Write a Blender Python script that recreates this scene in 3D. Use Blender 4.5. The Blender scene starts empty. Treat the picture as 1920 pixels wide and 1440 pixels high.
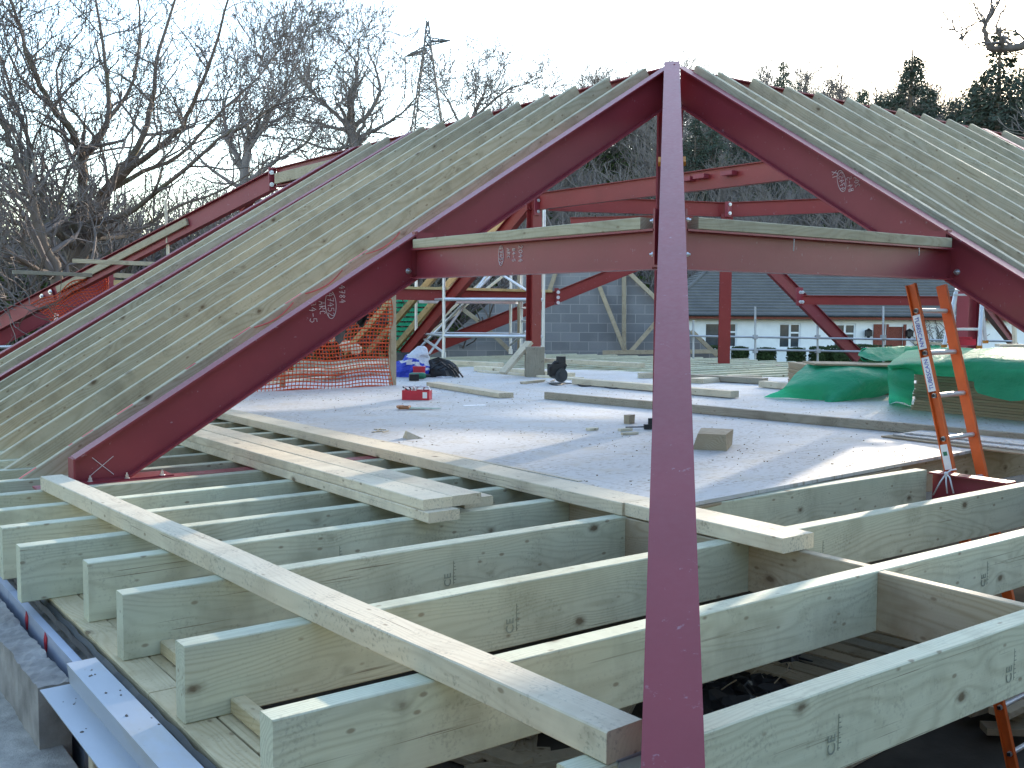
import bpy, math, random
from mathutils import Vector as V, Matrix as M, noise as mnoise
R = math.radians
SC = bpy.context.scene
COL = SC.collection
random.seed(7)

# ---------------------------------------------------------------- camera, sky, sun, exposure
FPX, YAW, PITCH, ROLL, EYE = 1930.0, R(36.5), R(4.17), R(0.35), 0.93
FW = V((math.sin(YAW) * math.cos(PITCH), math.cos(YAW) * math.cos(PITCH), -math.sin(PITCH)))
_r0 = V((math.cos(YAW), -math.sin(YAW), 0)); _u0 = _r0.cross(FW)
RT = _r0 * math.cos(ROLL) + _u0 * math.sin(ROLL)
UP = -_r0 * math.sin(ROLL) + _u0 * math.cos(ROLL)
CAMLOC = V((0, 0, EYE))
cam = bpy.data.cameras.new('camera'); camo = bpy.data.objects.new('camera', cam); COL.objects.link(camo)
cam.sensor_width = 36; cam.lens = FPX / 1920 * 36; cam.clip_start = 0.05; cam.clip_end = 3000
camo.matrix_world = M(((RT.x, UP.x, -FW.x, 0), (RT.y, UP.y, -FW.y, 0), (RT.z, UP.z, -FW.z, EYE), (0, 0, 0, 1)))
SC.camera = camo

SUN_AZ, SUN_EL = R(67), R(13.6)          # azimuth from +Y towards +X
SDIR = V((math.sin(SUN_AZ) * math.cos(SUN_EL), math.cos(SUN_AZ) * math.cos(SUN_EL), math.sin(SUN_EL)))
w = bpy.data.worlds.new('World'); SC.world = w; w.use_nodes = True
nt = w.node_tree; bg = nt.nodes['Background']
sky = nt.nodes.new('ShaderNodeTexSky'); sky.sky_type = 'NISHITA'; sky.sun_disc = False
sky.sun_elevation = SUN_EL; sky.sun_rotation = SUN_AZ; sky.air_density = 1.0; sky.dust_density = 0.6; sky.ozone_density = 1.0
nt.links.new(sky.outputs[0], bg.inputs[0]); bg.inputs[1].default_value = 0.15
sl = bpy.data.lights.new('sun', 'SUN'); so = bpy.data.objects.new('sun', sl); COL.objects.link(so)
sl.energy = 2.0; sl.angle = R(0.7); sl.color = (1.0, 0.87, 0.70)
so.rotation_euler = SDIR.to_track_quat('Z', 'Y').to_euler()
SC.view_settings.view_transform = 'Standard'; SC.view_settings.look = 'None'
SC.view_settings.exposure = 2.27; SC.view_settings.gamma = 1

# ---------------------------------------------------------------- measuring helpers (photo pixel + one known plane -> a point of the site)
def ray(x, y): return FW + RT * ((x - 960) / FPX) - UP * ((y - 720) / FPX)
def pz(x, y, z=0.0): d = ray(x, y); return CAMLOC + d * ((z - EYE) / d.z)
def px(x, y, X): d = ray(x, y); return CAMLOC + d * (X / d.x)
def py(x, y, Y): d = ray(x, y); return CAMLOC + d * (Y / d.y)
def pd(x, y, D): return CAMLOC + ray(x, y) * D

# ---------------------------------------------------------------- materials
def mat_new(name):
    m = bpy.data.materials.new(name); m.use_nodes = True
    return m, m.node_tree, m.node_tree.nodes['Principled BSDF']
def N(t, typ, **k):
    n = t.nodes.new(typ)
    for a, b in k.items():
        if a.startswith('i_'): n.inputs[int(a[2:]) if a[2:].isdigit() else a[2:]].default_value = b
        else: setattr(n, a, b)
    return n
def math_(t, op, a, b=None, c=None):
    n = t.nodes.new('ShaderNodeMath'); n.operation = op
    for i, v in enumerate((a, b, c)):
        if v is None: continue
        if isinstance(v, (int, float)): n.inputs[i].default_value = v
        else: t.links.new(v, n.inputs[i])
    return n.outputs[0]
def vmath(t, op, a, b=None):
    n = t.nodes.new('ShaderNodeVectorMath'); n.operation = op
    for i, v in enumerate((a, b)):
        if v is None: continue
        if isinstance(v, (tuple, list)): n.inputs[i].default_value = v
        else: t.links.new(v, n.inputs[i])
    return n.outputs[1] if op == 'LENGTH' else n.outputs[0]
def ramp(t, f, stops):
    n = t.nodes.new('ShaderNodeValToRGB'); e = n.color_ramp.elements
    while len(e) < len(stops): e.new(0.5)
    for i, (p, c) in enumerate(stops):
        e[i].position = p; e[i].color = c if len(c) == 4 else (*c, 1)
    t.links.new(f, n.inputs[0]); return n.outputs[0]
def mix(t, f, a, b, mode='MIX'):
    n = t.nodes.new('ShaderNodeMix'); n.data_type = 'RGBA'; n.blend_type = mode
    for sock, v in ((n.inputs[0], f), (n.inputs[6], a), (n.inputs[7], b)):
        if isinstance(v, (int, float)): sock.default_value = v
        elif isinstance(v, (tuple, list)): sock.default_value = (*v, 1) if len(v) == 3 else v
        else: t.links.new(v, sock)
    return n.outputs[2]
def bump(t, bsdf, h, strength=0.3, dist=0.01):
    n = t.nodes.new('ShaderNodeBump'); n.inputs['Strength'].default_value = strength; n.inputs['Distance'].default_value = dist
    t.links.new(h, n.inputs['Height']); t.links.new(n.outputs[0], bsdf.inputs['Normal'])
def noise_(t, vec, scale, detail=3, rough=0.55):
    n = t.nodes.new('ShaderNodeTexNoise'); n.inputs['Scale'].default_value = scale; n.inputs['Detail'].default_value = detail
    n.inputs['Roughness'].default_value = rough
    if vec is not None: t.links.new(vec, n.inputs['Vector'])
    return n
def coords(t, shift=True):
    tc = t.nodes.new('ShaderNodeTexCoord'); oi = t.nodes.new('ShaderNodeObjectInfo')
    if not shift: return tc.outputs['Object'], oi.outputs['Random']
    s = vmath(t, 'MULTIPLY', (1, 1, 1), None)
    cx = t.nodes.new('ShaderNodeCombineXYZ')
    t.links.new(math_(t, 'MULTIPLY', oi.outputs['Random'], 71.3), cx.inputs[0])
    t.links.new(math_(t, 'MULTIPLY', oi.outputs['Random'], 0.31), cx.inputs[1])
    return vmath(t, 'ADD', tc.outputs['Object'], cx.outputs[0]), oi.outputs['Random']

def wood(name, light, dark, tint, knot=(0.10, 0.055, 0.025), ring=520, dirt=0.25, contrast=0.5):
    m, t, b = mat_new(name)
    co, rnd = coords(t)
    warp = noise_(t, vmath(t, 'MULTIPLY', co, (0.55, 3.0, 3.0)), 1.3, 2)
    vor = N(t, 'ShaderNodeTexVoronoi'); vor.inputs['Scale'].default_value = 1
    kco = vmath(t, 'MULTIPLY', co, (3.6, 5.5, 5.5)); t.links.new(kco, vor.inputs['Vector'])
    kd = vor.outputs['Distance']
    sep = t.nodes.new('ShaderNodeSeparateXYZ'); t.links.new(co, sep.inputs[0])
    wv = t.nodes.new('ShaderNodeSeparateColor'); t.links.new(warp.outputs['Color'], wv.inputs[0])
    yy = math_(t, 'ADD', sep.outputs[1], math_(t, 'MULTIPLY_ADD', wv.outputs[0], 0.22, -0.10))
    zz = math_(t, 'ADD', sep.outputs[2], math_(t, 'MULTIPLY_ADD', wv.outputs[1], 0.34, 0.02))
    yy = math_(t, 'MULTIPLY_ADD', rnd, 0.12, yy)
    rr = math_(t, 'SQRT', math_(t, 'ADD', math_(t, 'MULTIPLY', yy, yy), math_(t, 'MULTIPLY', zz, zz)))
    push = math_(t, 'MULTIPLY', math_(t, 'POWER', 2.718, math_(t, 'MULTIPLY', kd, -7.0)), 0.03)
    rr = math_(t, 'ADD', rr, push)
    s = math_(t, 'SINE', math_(t, 'MULTIPLY', rr, ring))
    s = math_(t, 'POWER', math_(t, 'MULTIPLY_ADD', s, 0.5, 0.5), 2.2)
    fine = noise_(t, vmath(t, 'MULTIPLY', co, (4.0, 160.0, 160.0)), 1.0, 2)
    gr = math_(t, 'MULTIPLY_ADD', fine.outputs[0], 0.5, math_(t, 'MULTIPLY', s, contrast))
    c = mix(t, gr, light, dark)
    big = noise_(t, vmath(t, 'MULTIPLY', co, (0.9, 5, 5)), 1.0, 3)
    c = mix(t, ramp(t, big.outputs[0], [(0.35, (0, 0, 0)), (0.7, (0.75, 0.75, 0.75))]), c, tint)
    hv = t.nodes.new('ShaderNodeHueSaturation'); t.links.new(c, hv.inputs['Color'])
    t.links.new(math_(t, 'MULTIPLY_ADD', rnd, 0.34, 0.83), hv.inputs['Value']); c = hv.outputs[0]
    kr = noise_(t, kco, 9.0, 2)
    kk = math_(t, 'ADD', kd, math_(t, 'MULTIPLY_ADD', kr.outputs[0], 0.08, -0.04))
    c = mix(t, ramp(t, kk, [(0.05, (0.85,) * 3), (0.085, (0.35,) * 3), (0.15, (0,) * 3)]), c, knot)
    v2 = N(t, 'ShaderNodeTexVoronoi'); t.links.new(vmath(t, 'MULTIPLY', co, (9.0, 17.0, 17.0)), v2.inputs['Vector']); v2.inputs['Scale'].default_value = 1
    c = mix(t, ramp(t, v2.outputs['Distance'], [(0.07, (0.6,) * 3), (0.14, (0,) * 3)]), c, tuple(k * 1.5 for k in knot))
    sp_ = noise_(t, vmath(t, 'MULTIPLY', co, (1.6, 130.0, 130.0)), 1.0, 2); sg_ = noise_(t, vmath(t, 'MULTIPLY', co, (1.2, 9, 9)), 1.0, 2)
    c = mix(t, math_(t, 'MULTIPLY', ramp(t, sp_.outputs[0], [(0.66, (0,) * 3), (0.70, (0.7,) * 3)]), ramp(t, sg_.outputs[0], [(0.5, (0,) * 3), (0.62, (1,) * 3)])), c, knot)
    st_ = noise_(t, vmath(t, 'MULTIPLY', co, (2.2, 1.0, 1.4)), 2.0, 4, 0.65)
    c = mix(t, ramp(t, st_.outputs[0], [(0.48, (0,) * 3), (0.75, (0.5,) * 3)]), c, tuple(k * 0.62 for k in dark))
    d1 = noise_(t, co, 7, 5, 0.65); d2 = noise_(t, co, 90, 2)
    dm = math_(t, 'MULTIPLY', d1.outputs[0], math_(t, 'MULTIPLY_ADD', d2.outputs[0], 1.2, -0.1))
    c = mix(t, math_(t, 'MULTIPLY', ramp(t, dm, [(0.30, (0,) * 3), (0.46, (1,) * 3)]), dirt), c, (0.07, 0.06, 0.05))
    t.links.new(c, b.inputs['Base Color']); b.inputs['Roughness'].default_value = 0.72
    b.inputs['Specular IOR Level'].default_value = 0.3
    bump(t, b, gr, 0.25, 0.002)
    return m

def plain(name, col, rough=0.6, metal=0.0, var=0.25, scale=6.0, spec=0.4, bmp=0.0, bscale=60):
    m, t, b = mat_new(name)
    co, rnd = coords(t)
    n1 = noise_(t, co, scale, 4)
    a = tuple(c * (1 - var) for c in col); d = tuple(min(1, c * (1 + var)) for c in col)
    c = mix(t, ramp(t, n1.outputs[0], [(0.3, (0,) * 3), (0.7, (1,) * 3)]), a, d)
    t.links.new(c, b.inputs['Base Color']); b.inputs['Roughness'].default_value = rough
    b.inputs['Metallic'].default_value = metal; b.inputs['Specular IOR Level'].default_value = spec
    if bmp:
        n2 = noise_(t, co, bscale, 4, 0.7); bump(t, b, n2.outputs[0], bmp, 0.006)
    return m

def steel_paint(name, col):
    m, t, b = mat_new(name)
    co, rnd = coords(t)
    n1 = noise_(t, co, 3.0, 4); n2 = noise_(t, co, 45, 3, 0.6)
    c = mix(t, n1.outputs[0], tuple(x * 0.8 for x in col), tuple(x * 1.2 for x in col))
    sc = noise_(t, vmath(t, 'MULTIPLY', co, (9, 9, 26)), 1.0, 4, 0.7)
    sc2 = noise_(t, vmath(t, 'MULTIPLY', co, (60, 60, 18)), 1.0, 2, 0.6)
    sm = math_(t, 'MULTIPLY', ramp(t, sc.outputs[0], [(0.60, (0,) * 3), (0.68, (1,) * 3)]), ramp(t, sc2.outputs[0], [(0.55, (0,) * 3), (0.66, (1,) * 3)]))
    c = mix(t, math_(t, 'MULTIPLY', sm, 0.6), c, (0.42, 0.30, 0.34))
    rs = noise_(t, co, 1.7, 5, 0.7)
    c = mix(t, ramp(t, rs.outputs[0], [(0.64, (0,) * 3), (0.78, (0.3,) * 3)]), c, (0.16, 0.035, 0.025))
    t.links.new(c, b.inputs['Base Color'])
    t.links.new(math_(t, 'MULTIPLY_ADD', n2.outputs[0], 0.25, 0.38), b.inputs['Roughness'])
    b.inputs['Specular IOR Level'].default_value = 0.35
    b.inputs['Coat Weight'].default_value = 0.17; b.inputs['Coat Roughness'].default_value = 0.3
    bump(t, b, n2.outputs[0], 0.12, 0.002)
    return m

MT = {}
MT['joist'] = wood('treated joist timber', (0.64, 0.63, 0.475), (0.44, 0.42, 0.29), (0.52, 0.55, 0.42), contrast=0.5)
MT['rafter'] = wood('treated rafter timber', (0.52, 0.48, 0.355), (0.34, 0.295, 0.195), (0.48, 0.40, 0.26), ring=430)
MT['plank'] = wood('pale planed plank', (0.70, 0.62, 0.47), (0.52, 0.43, 0.30), (0.62, 0.56, 0.43), dirt=0.45, contrast=0.35)
MT['plate'] = wood('yellow wall plate timber', (0.68, 0.58, 0.37), (0.48, 0.36, 0.19), (0.58, 0.50, 0.33), dirt=0.4, contrast=0.4)
MT['noggin'] = wood('brown sawn timber', (0.50, 0.42, 0.30), (0.33, 0.25, 0.15), (0.42, 0.36, 0.26))
MT['yellow'] = wood('yellow sawn timber', (0.62, 0.48, 0.24), (0.42, 0.29, 0.12), (0.55, 0.42, 0.22))
MT['grey_wood'] = wood('weathered grey timber', (0.36, 0.32, 0.25), (0.22, 0.19, 0.14), (0.30, 0.28, 0.22), dirt=0.5)
MT['steel'] = steel_paint('red oxide painted steel', (0.25, 0.037, 0.050))
MT['steel_sunlit'] = steel_paint('red oxide steel sunlit tint', (0.24, 0.028, 0.026))  # same paint as the near steel, tinted warmer for its sunlit look
MT['chalk'] = plain('chalk mark', (0.75, 0.66, 0.68), 0.9)
MT['zinc'] = plain('zinc bolt', (0.62, 0.63, 0.66), 0.35, 0.9)
MT['galv'] = plain('galvanised sheet', (0.60, 0.64, 0.70), 0.42, 0.55, 0.12, 4)
def galv_mat():
    m, t, b = mat_new('galvanised lintel sheet'); co, rnd = coords(t)
    n1 = noise_(t, vmath(t, 'MULTIPLY', co, (6, 2.0, 6)), 1.0, 5, 0.65); n2 = noise_(t, co, 26, 4, 0.7)
    c = mix(t, n1.outputs[0], (0.36, 0.39, 0.44), (0.50, 0.53, 0.58))
    c = mix(t, ramp(t, n1.outputs[0], [(0.52, (0,) * 3), (0.66, (0.55,) * 3)]), c, (0.40, 0.38, 0.35))
    c = mix(t, math_(t, 'MULTIPLY', ramp(t, n2.outputs[0], [(0.66, (0,) * 3), (0.74, (0.8,) * 3)]), ramp(t, n1.outputs[0], [(0.48, (0,) * 3), (0.62, (1,) * 3)])), c, (0.2, 0.19, 0.18))
    t.links.new(c, b.inputs['Base Color']); b.inputs['Metallic'].default_value = 0.35; b.inputs['Roughness'].default_value = 0.5
    bump(t, b, n2.outputs[0], 0.2, 0.002); return m
MT['lintel'] = galv_mat()
MT['pylon'] = plain('weathered pylon steel', (0.10, 0.105, 0.115), 0.8)
MT['alu'] = plain('aluminium', (0.66, 0.68, 0.70), 0.4, 0.6, 0.08)
MT['tube'] = plain('galvanised tube', (0.42, 0.45, 0.48), 0.45, 0.5, 0.12)
MT['conc'] = plain('concrete block', (0.30, 0.28, 0.26), 0.95, 0, 0.3, 9, 0.2, 0.7, 55)
MT['conc2'] = plain('pale mortar', (0.40, 0.37, 0.33), 0.95, 0, 0.3, 12, 0.2, 0.8, 70)
MT['foil'] = plain('insulation foil', (0.48, 0.53, 0.66), 0.35, 0.25, 0.15, 3)
MT['black'] = plain('black plastic', (0.018, 0.018, 0.020), 0.5, 0, 0.3)
MT['darkgrey'] = plain('dark grey plastic', (0.045, 0.05, 0.055), 0.5)
MT['redp'] = plain('red plastic', (0.50, 0.03, 0.05), 0.4)
MT['greenp'] = plain('green plastic', (0.02, 0.16, 0.09), 0.4)
MT['bluep'] = plain('blue print', (0.03, 0.06, 0.42), 0.45)
MT['white'] = plain('white plastic', (0.78, 0.79, 0.80), 0.45, 0, 0.06)
MT['orange'] = plain('orange fibreglass', (0.62, 0.115, 0.02), 0.45, 0, 0.15)
MT['ink'] = plain('stamp ink', (0.29, 0.31, 0.25), 0.9)
MT['redink'] = plain('red crayon', (0.62, 0.16, 0.14), 0.9)
MT['rust'] = plain('orange wedge', (0.50, 0.20, 0.03), 0.8)
MT['rope'] = plain('white rope', (0.72, 0.72, 0.74), 0.9)
MT['brickred'] = plain('red brick', (0.22, 0.07, 0.05), 0.9, 0, 0.3, 20, 0.2)
MT['glassdark'] = plain('window glass', (0.05, 0.06, 0.07), 0.1, 0, 0.3, 3, 0.6)
MT['render'] = plain('white wall render', (0.82, 0.82, 0.81), 0.9, 0, 0.05, 3, 0.2, 0.3, 30)
MT['hedge'] = plain('hedge leaves', (0.035, 0.055, 0.018), 0.8, 0, 0.5, 14, 0.2)
MT['mortar'] = plain('wet mortar dirt', (0.17, 0.15, 0.13), 0.9, 0, 0.4, 30, 0.2, 0.6)
MT['curtain'] = plain('window curtain', (0.42, 0.40, 0.38), 0.9)
MT['handle'] = plain('saw handle wood', (0.36, 0.16, 0.07), 0.6)
MT['brush'] = plain('dry twigs', (0.085, 0.075, 0.07), 0.95, 0, 0.4, 3, 0.1)

def bark(name, a, c2):
    m, t, b = mat_new(name)
    co, rnd = coords(t)
    n1 = noise_(t, vmath(t, 'MULTIPLY', co, (6, 6, 1.5)), 1.2, 5, 0.7); n2 = noise_(t, co, 0.9, 3)
    c = mix(t, n1.outputs[0], a, c2)
    c = mix(t, ramp(t, n2.outputs[0], [(0.55, (0,) * 3), (0.72, (0.6,) * 3)]), c, (0.10, 0.115, 0.045))
    t.links.new(c, b.inputs['Base Color']); b.inputs['Roughness'].default_value = 0.95; b.inputs['Specular IOR Level'].default_value = 0.15
    bump(t, b, n1.outputs[0], 0.6, 0.02)
    return m
MT['bark'] = bark('oak bark', (0.07, 0.055, 0.045), (0.24, 0.19, 0.155))
MT['twig'] = bark('grey twig bark', (0.11, 0.095, 0.088), (0.26, 0.22, 0.205))
def leafy(name, a, c2):
    m, t, b = mat_new(name)
    co, rnd = coords(t)
    n1 = noise_(t, co, 1.6, 3); c = mix(t, n1.outputs[0], a, c2)
    hv = t.nodes.new('ShaderNodeHueSaturation'); t.links.new(c, hv.inputs['Color'])
    t.links.new(math_(t, 'MULTIPLY_ADD', rnd, 0.6, 0.7), hv.inputs['Value'])
    t.links.new(hv.outputs[0], b.inputs['Base Color']); b.inputs['Roughness'].default_value = 0.8
    b.inputs['Specular IOR Level'].default_value = 0.2
    return m
MT['needle'] = leafy('conifer needles', (0.034, 0.052, 0.040), (0.095, 0.115, 0.085))
MT['leaf'] = leafy('evergreen leaves', (0.03, 0.05, 0.015), (0.09, 0.12, 0.035))

def deck_mat():
    m, t, b = mat_new('chipboard deck surface')
    tc = t.nodes.new('ShaderNodeTexCoord'); co = tc.outputs['Object']
    n1 = noise_(t, co, 0.8, 4, 0.6); n2 = noise_(t, co, 60, 3, 0.7)
    c = mix(t, ramp(t, n1.outputs[0], [(0.3, (0,) * 3), (0.7, (1,) * 3)]), (0.45, 0.445, 0.435), (0.56, 0.555, 0.545))
    c = mix(t, ramp(t, n2.outputs[0], [(0.58, (0,) * 3), (0.75, (0.35,) * 3)]), c, (0.40, 0.37, 0.32))
    st = noise_(t, vmath(t, 'MULTIPLY', co, (1.0, 1.0, 1)), 2.1, 5, 0.75)
    sp = noise_(t, vmath(t, 'MULTIPLY', co, (24, 38, 1)), 1.0, 3, 0.6)
    msk = math_(t, 'MULTIPLY', ramp(t, st.outputs[0], [(0.38, (0,) * 3), (0.58, (1,) * 3)]), ramp(t, sp.outputs[0], [(0.54, (0,) * 3), (0.62, (1,) * 3)]))
    c = mix(t, math_(t, 'MULTIPLY', msk, 0.8), c, (0.22, 0.17, 0.11))
    sd = noise_(t, co, 3.3, 5, 0.7)
    c = mix(t, ramp(t, sd.outputs[0], [(0.50, (0,) * 3), (0.72, (0.6,) * 3)]), c, (0.46, 0.39, 0.28))
    br = t.nodes.new('ShaderNodeTexBrick'); t.links.new(co, br.inputs['Vector'])
    br.inputs['Scale'].default_value = 1; br.inputs['Brick Width'].default_value = 2.4; br.inputs['Row Height'].default_value = 0.6
    br.inputs['Mortar Size'].default_value = 0.004; br.inputs['Color1'].default_value = (0, 0, 0, 1); br.inputs['Color2'].default_value = (0, 0, 0, 1); br.inputs['Mortar'].default_value = (1, 1, 1, 1)
    c = mix(t, math_(t, 'MULTIPLY', br.outputs[0], 0.55), c, (0.25, 0.22, 0.19))
    t.links.new(c, b.inputs['Base Color']); b.inputs['Roughness'].default_value = 0.62
    b.inputs['Specular IOR Level'].default_value = 0.35
    bump(t, b, n2.outputs[0], 0.2, 0.002)
    return m
MT['deck'] = deck_mat()

def block_mat():
    m, t, b = mat_new('grey blockwork')
    tc = t.nodes.new('ShaderNodeTexCoord'); co = tc.outputs['Object']
    br = t.nodes.new('ShaderNodeTexBrick'); t.links.new(co, br.inputs['Vector'])
    br.inputs['Scale'].default_value = 1; br.inputs['Brick Width'].default_value = 0.45; br.inputs['Row Height'].default_value = 0.225
    br.inputs['Mortar Size'].default_value = 0.009; br.inputs['Color1'].default_value = (0.20, 0.205, 0.215, 1); br.inputs['Color2'].default_value = (0.29, 0.295, 0.305, 1)
    br.inputs['Mortar'].default_value = (0.40, 0.39, 0.37, 1); br.inputs['Bias'].default_value = -0.1
    n1 = noise_(t, co, 1.4, 5, 0.65); n2 = noise_(t, co, 40, 3)
    c = mix(t, ramp(t, n1.outputs[0], [(0.45, (0,) * 3), (0.75, (0.5,) * 3)]), br.outputs[0], (0.37, 0.365, 0.36))
    c = mix(t, math_(t, 'MULTIPLY', n2.outputs[0], 0.4), c, (0.16, 0.16, 0.16))
    t.links.new(c, b.inputs['Base Color']); b.inputs['Roughness'].default_value = 0.95
    bump(t, b, br.outputs[1], -0.5, 0.006)
    return m
MT['block'] = block_mat()

def tile_mat():
    m, t, b = mat_new('dark roof tiles')
    co, rnd = coords(t, False)
    n1 = noise_(t, co, 1.2, 4, 0.7); n2 = noise_(t, co, 14, 3)
    c = mix(t, n1.outputs[0], (0.06, 0.06, 0.06), (0.155, 0.15, 0.14))
    c = mix(t, ramp(t, n2.outputs[0], [(0.6, (0,) * 3), (0.75, (0.5,) * 3)]), c, (0.17, 0.165, 0.13))
    t.links.new(c, b.inputs['Base Color']); b.inputs['Roughness'].default_value = 0.75
    return m
MT['tile'] = tile_mat()

def chip_edge():
    m, t, b = mat_new('chipboard edge')
    co, rnd = coords(t)
    n1 = noise_(t, co, 120, 3, 0.7); n2 = noise_(t, co, 3, 3)
    c = mix(t, n1.outputs[0], (0.20, 0.15, 0.09), (0.46, 0.37, 0.25))
    c = mix(t, math_(t, 'MULTIPLY', n2.outputs[0], 0.5), c, (0.25, 0.20, 0.14))
    t.links.new(c, b.inputs['Base Color']); b.inputs['Roughness'].default_value = 0.85
    bump(t, b, n1.outputs[0], 0.5, 0.003)
    return m
MT['chip'] = chip_edge()

def sheet_mat(name, col, trans):
    m, t, b = mat_new(name)
    co, rnd = coords(t)
    n1 = noise_(t, co, 2.5, 4); n2 = noise_(t, vmath(t, 'MULTIPLY', co, (1, 1, 1.6)), 9.0, 5, 0.65)
    c = mix(t, n1.outputs[0], tuple(x * 0.75 for x in col), tuple(min(1, x * 1.25) for x in col))
    t.links.new(c, b.inputs['Base Color']); b.inputs['Roughness'].default_value = 0.40; b.inputs['Specular IOR Level'].default_value = 0.4
    bump(t, b, n2.outputs[0], 1.0, 0.04)
    tr = t.nodes.new('ShaderNodeBsdfTranslucent'); t.links.new(c, tr.inputs[0])
    ms = t.nodes.new('ShaderNodeMixShader'); ms.inputs[0].default_value = trans
    t.links.new(b.outputs[0], ms.inputs[1]); t.links.new(tr.outputs[0], ms.inputs[2])
    t.links.new(ms.outputs[0], t.nodes['Material Output'].inputs[0])
    return m
MT['green_sheet'] = sheet_mat('green polythene sheet', (0.055, 0.50, 0.27), 0.55)
MT['mesh'] = sheet_mat('orange barrier plastic', (0.75, 0.13, 0.035), 0.4)
MT['bag'] = sheet_mat('white bag plastic', (0.72, 0.73, 0.78), 0.15)
MT['bagblue'] = sheet_mat('blue bag print', (0.03, 0.06, 0.50), 0.1)

def ground_mat():
    m, t, b = mat_new('site ground')
    tc = t.nodes.new('ShaderNodeTexCoord'); co = tc.outputs['Object']
    n1 = noise_(t, co, 0.15, 5, 0.6); n2 = noise_(t, co, 5, 5, 0.7)
    c = mix(t, n2.outputs[0], (0.05, 0.045, 0.035), (0.15, 0.125, 0.09))
    c = mix(t, ramp(t, n1.outputs[0], [(0.4, (0,) * 3), (0.6, (1,) * 3)]), c, (0.06, 0.085, 0.03))
    t.links.new(c, b.inputs['Base Color']); b.inputs['Roughness'].default_value = 0.95
    bump(t, b, n2.outputs[0], 0.6, 0.05)
    return m
MT['ground'] = ground_mat()
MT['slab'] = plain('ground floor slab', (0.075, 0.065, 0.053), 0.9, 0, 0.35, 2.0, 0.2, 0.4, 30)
MT['litter'] = plain('leaf litter', (0.10, 0.075, 0.05), 0.95, 0, 0.5, 2.0, 0.1, 0.8, 8)

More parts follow.
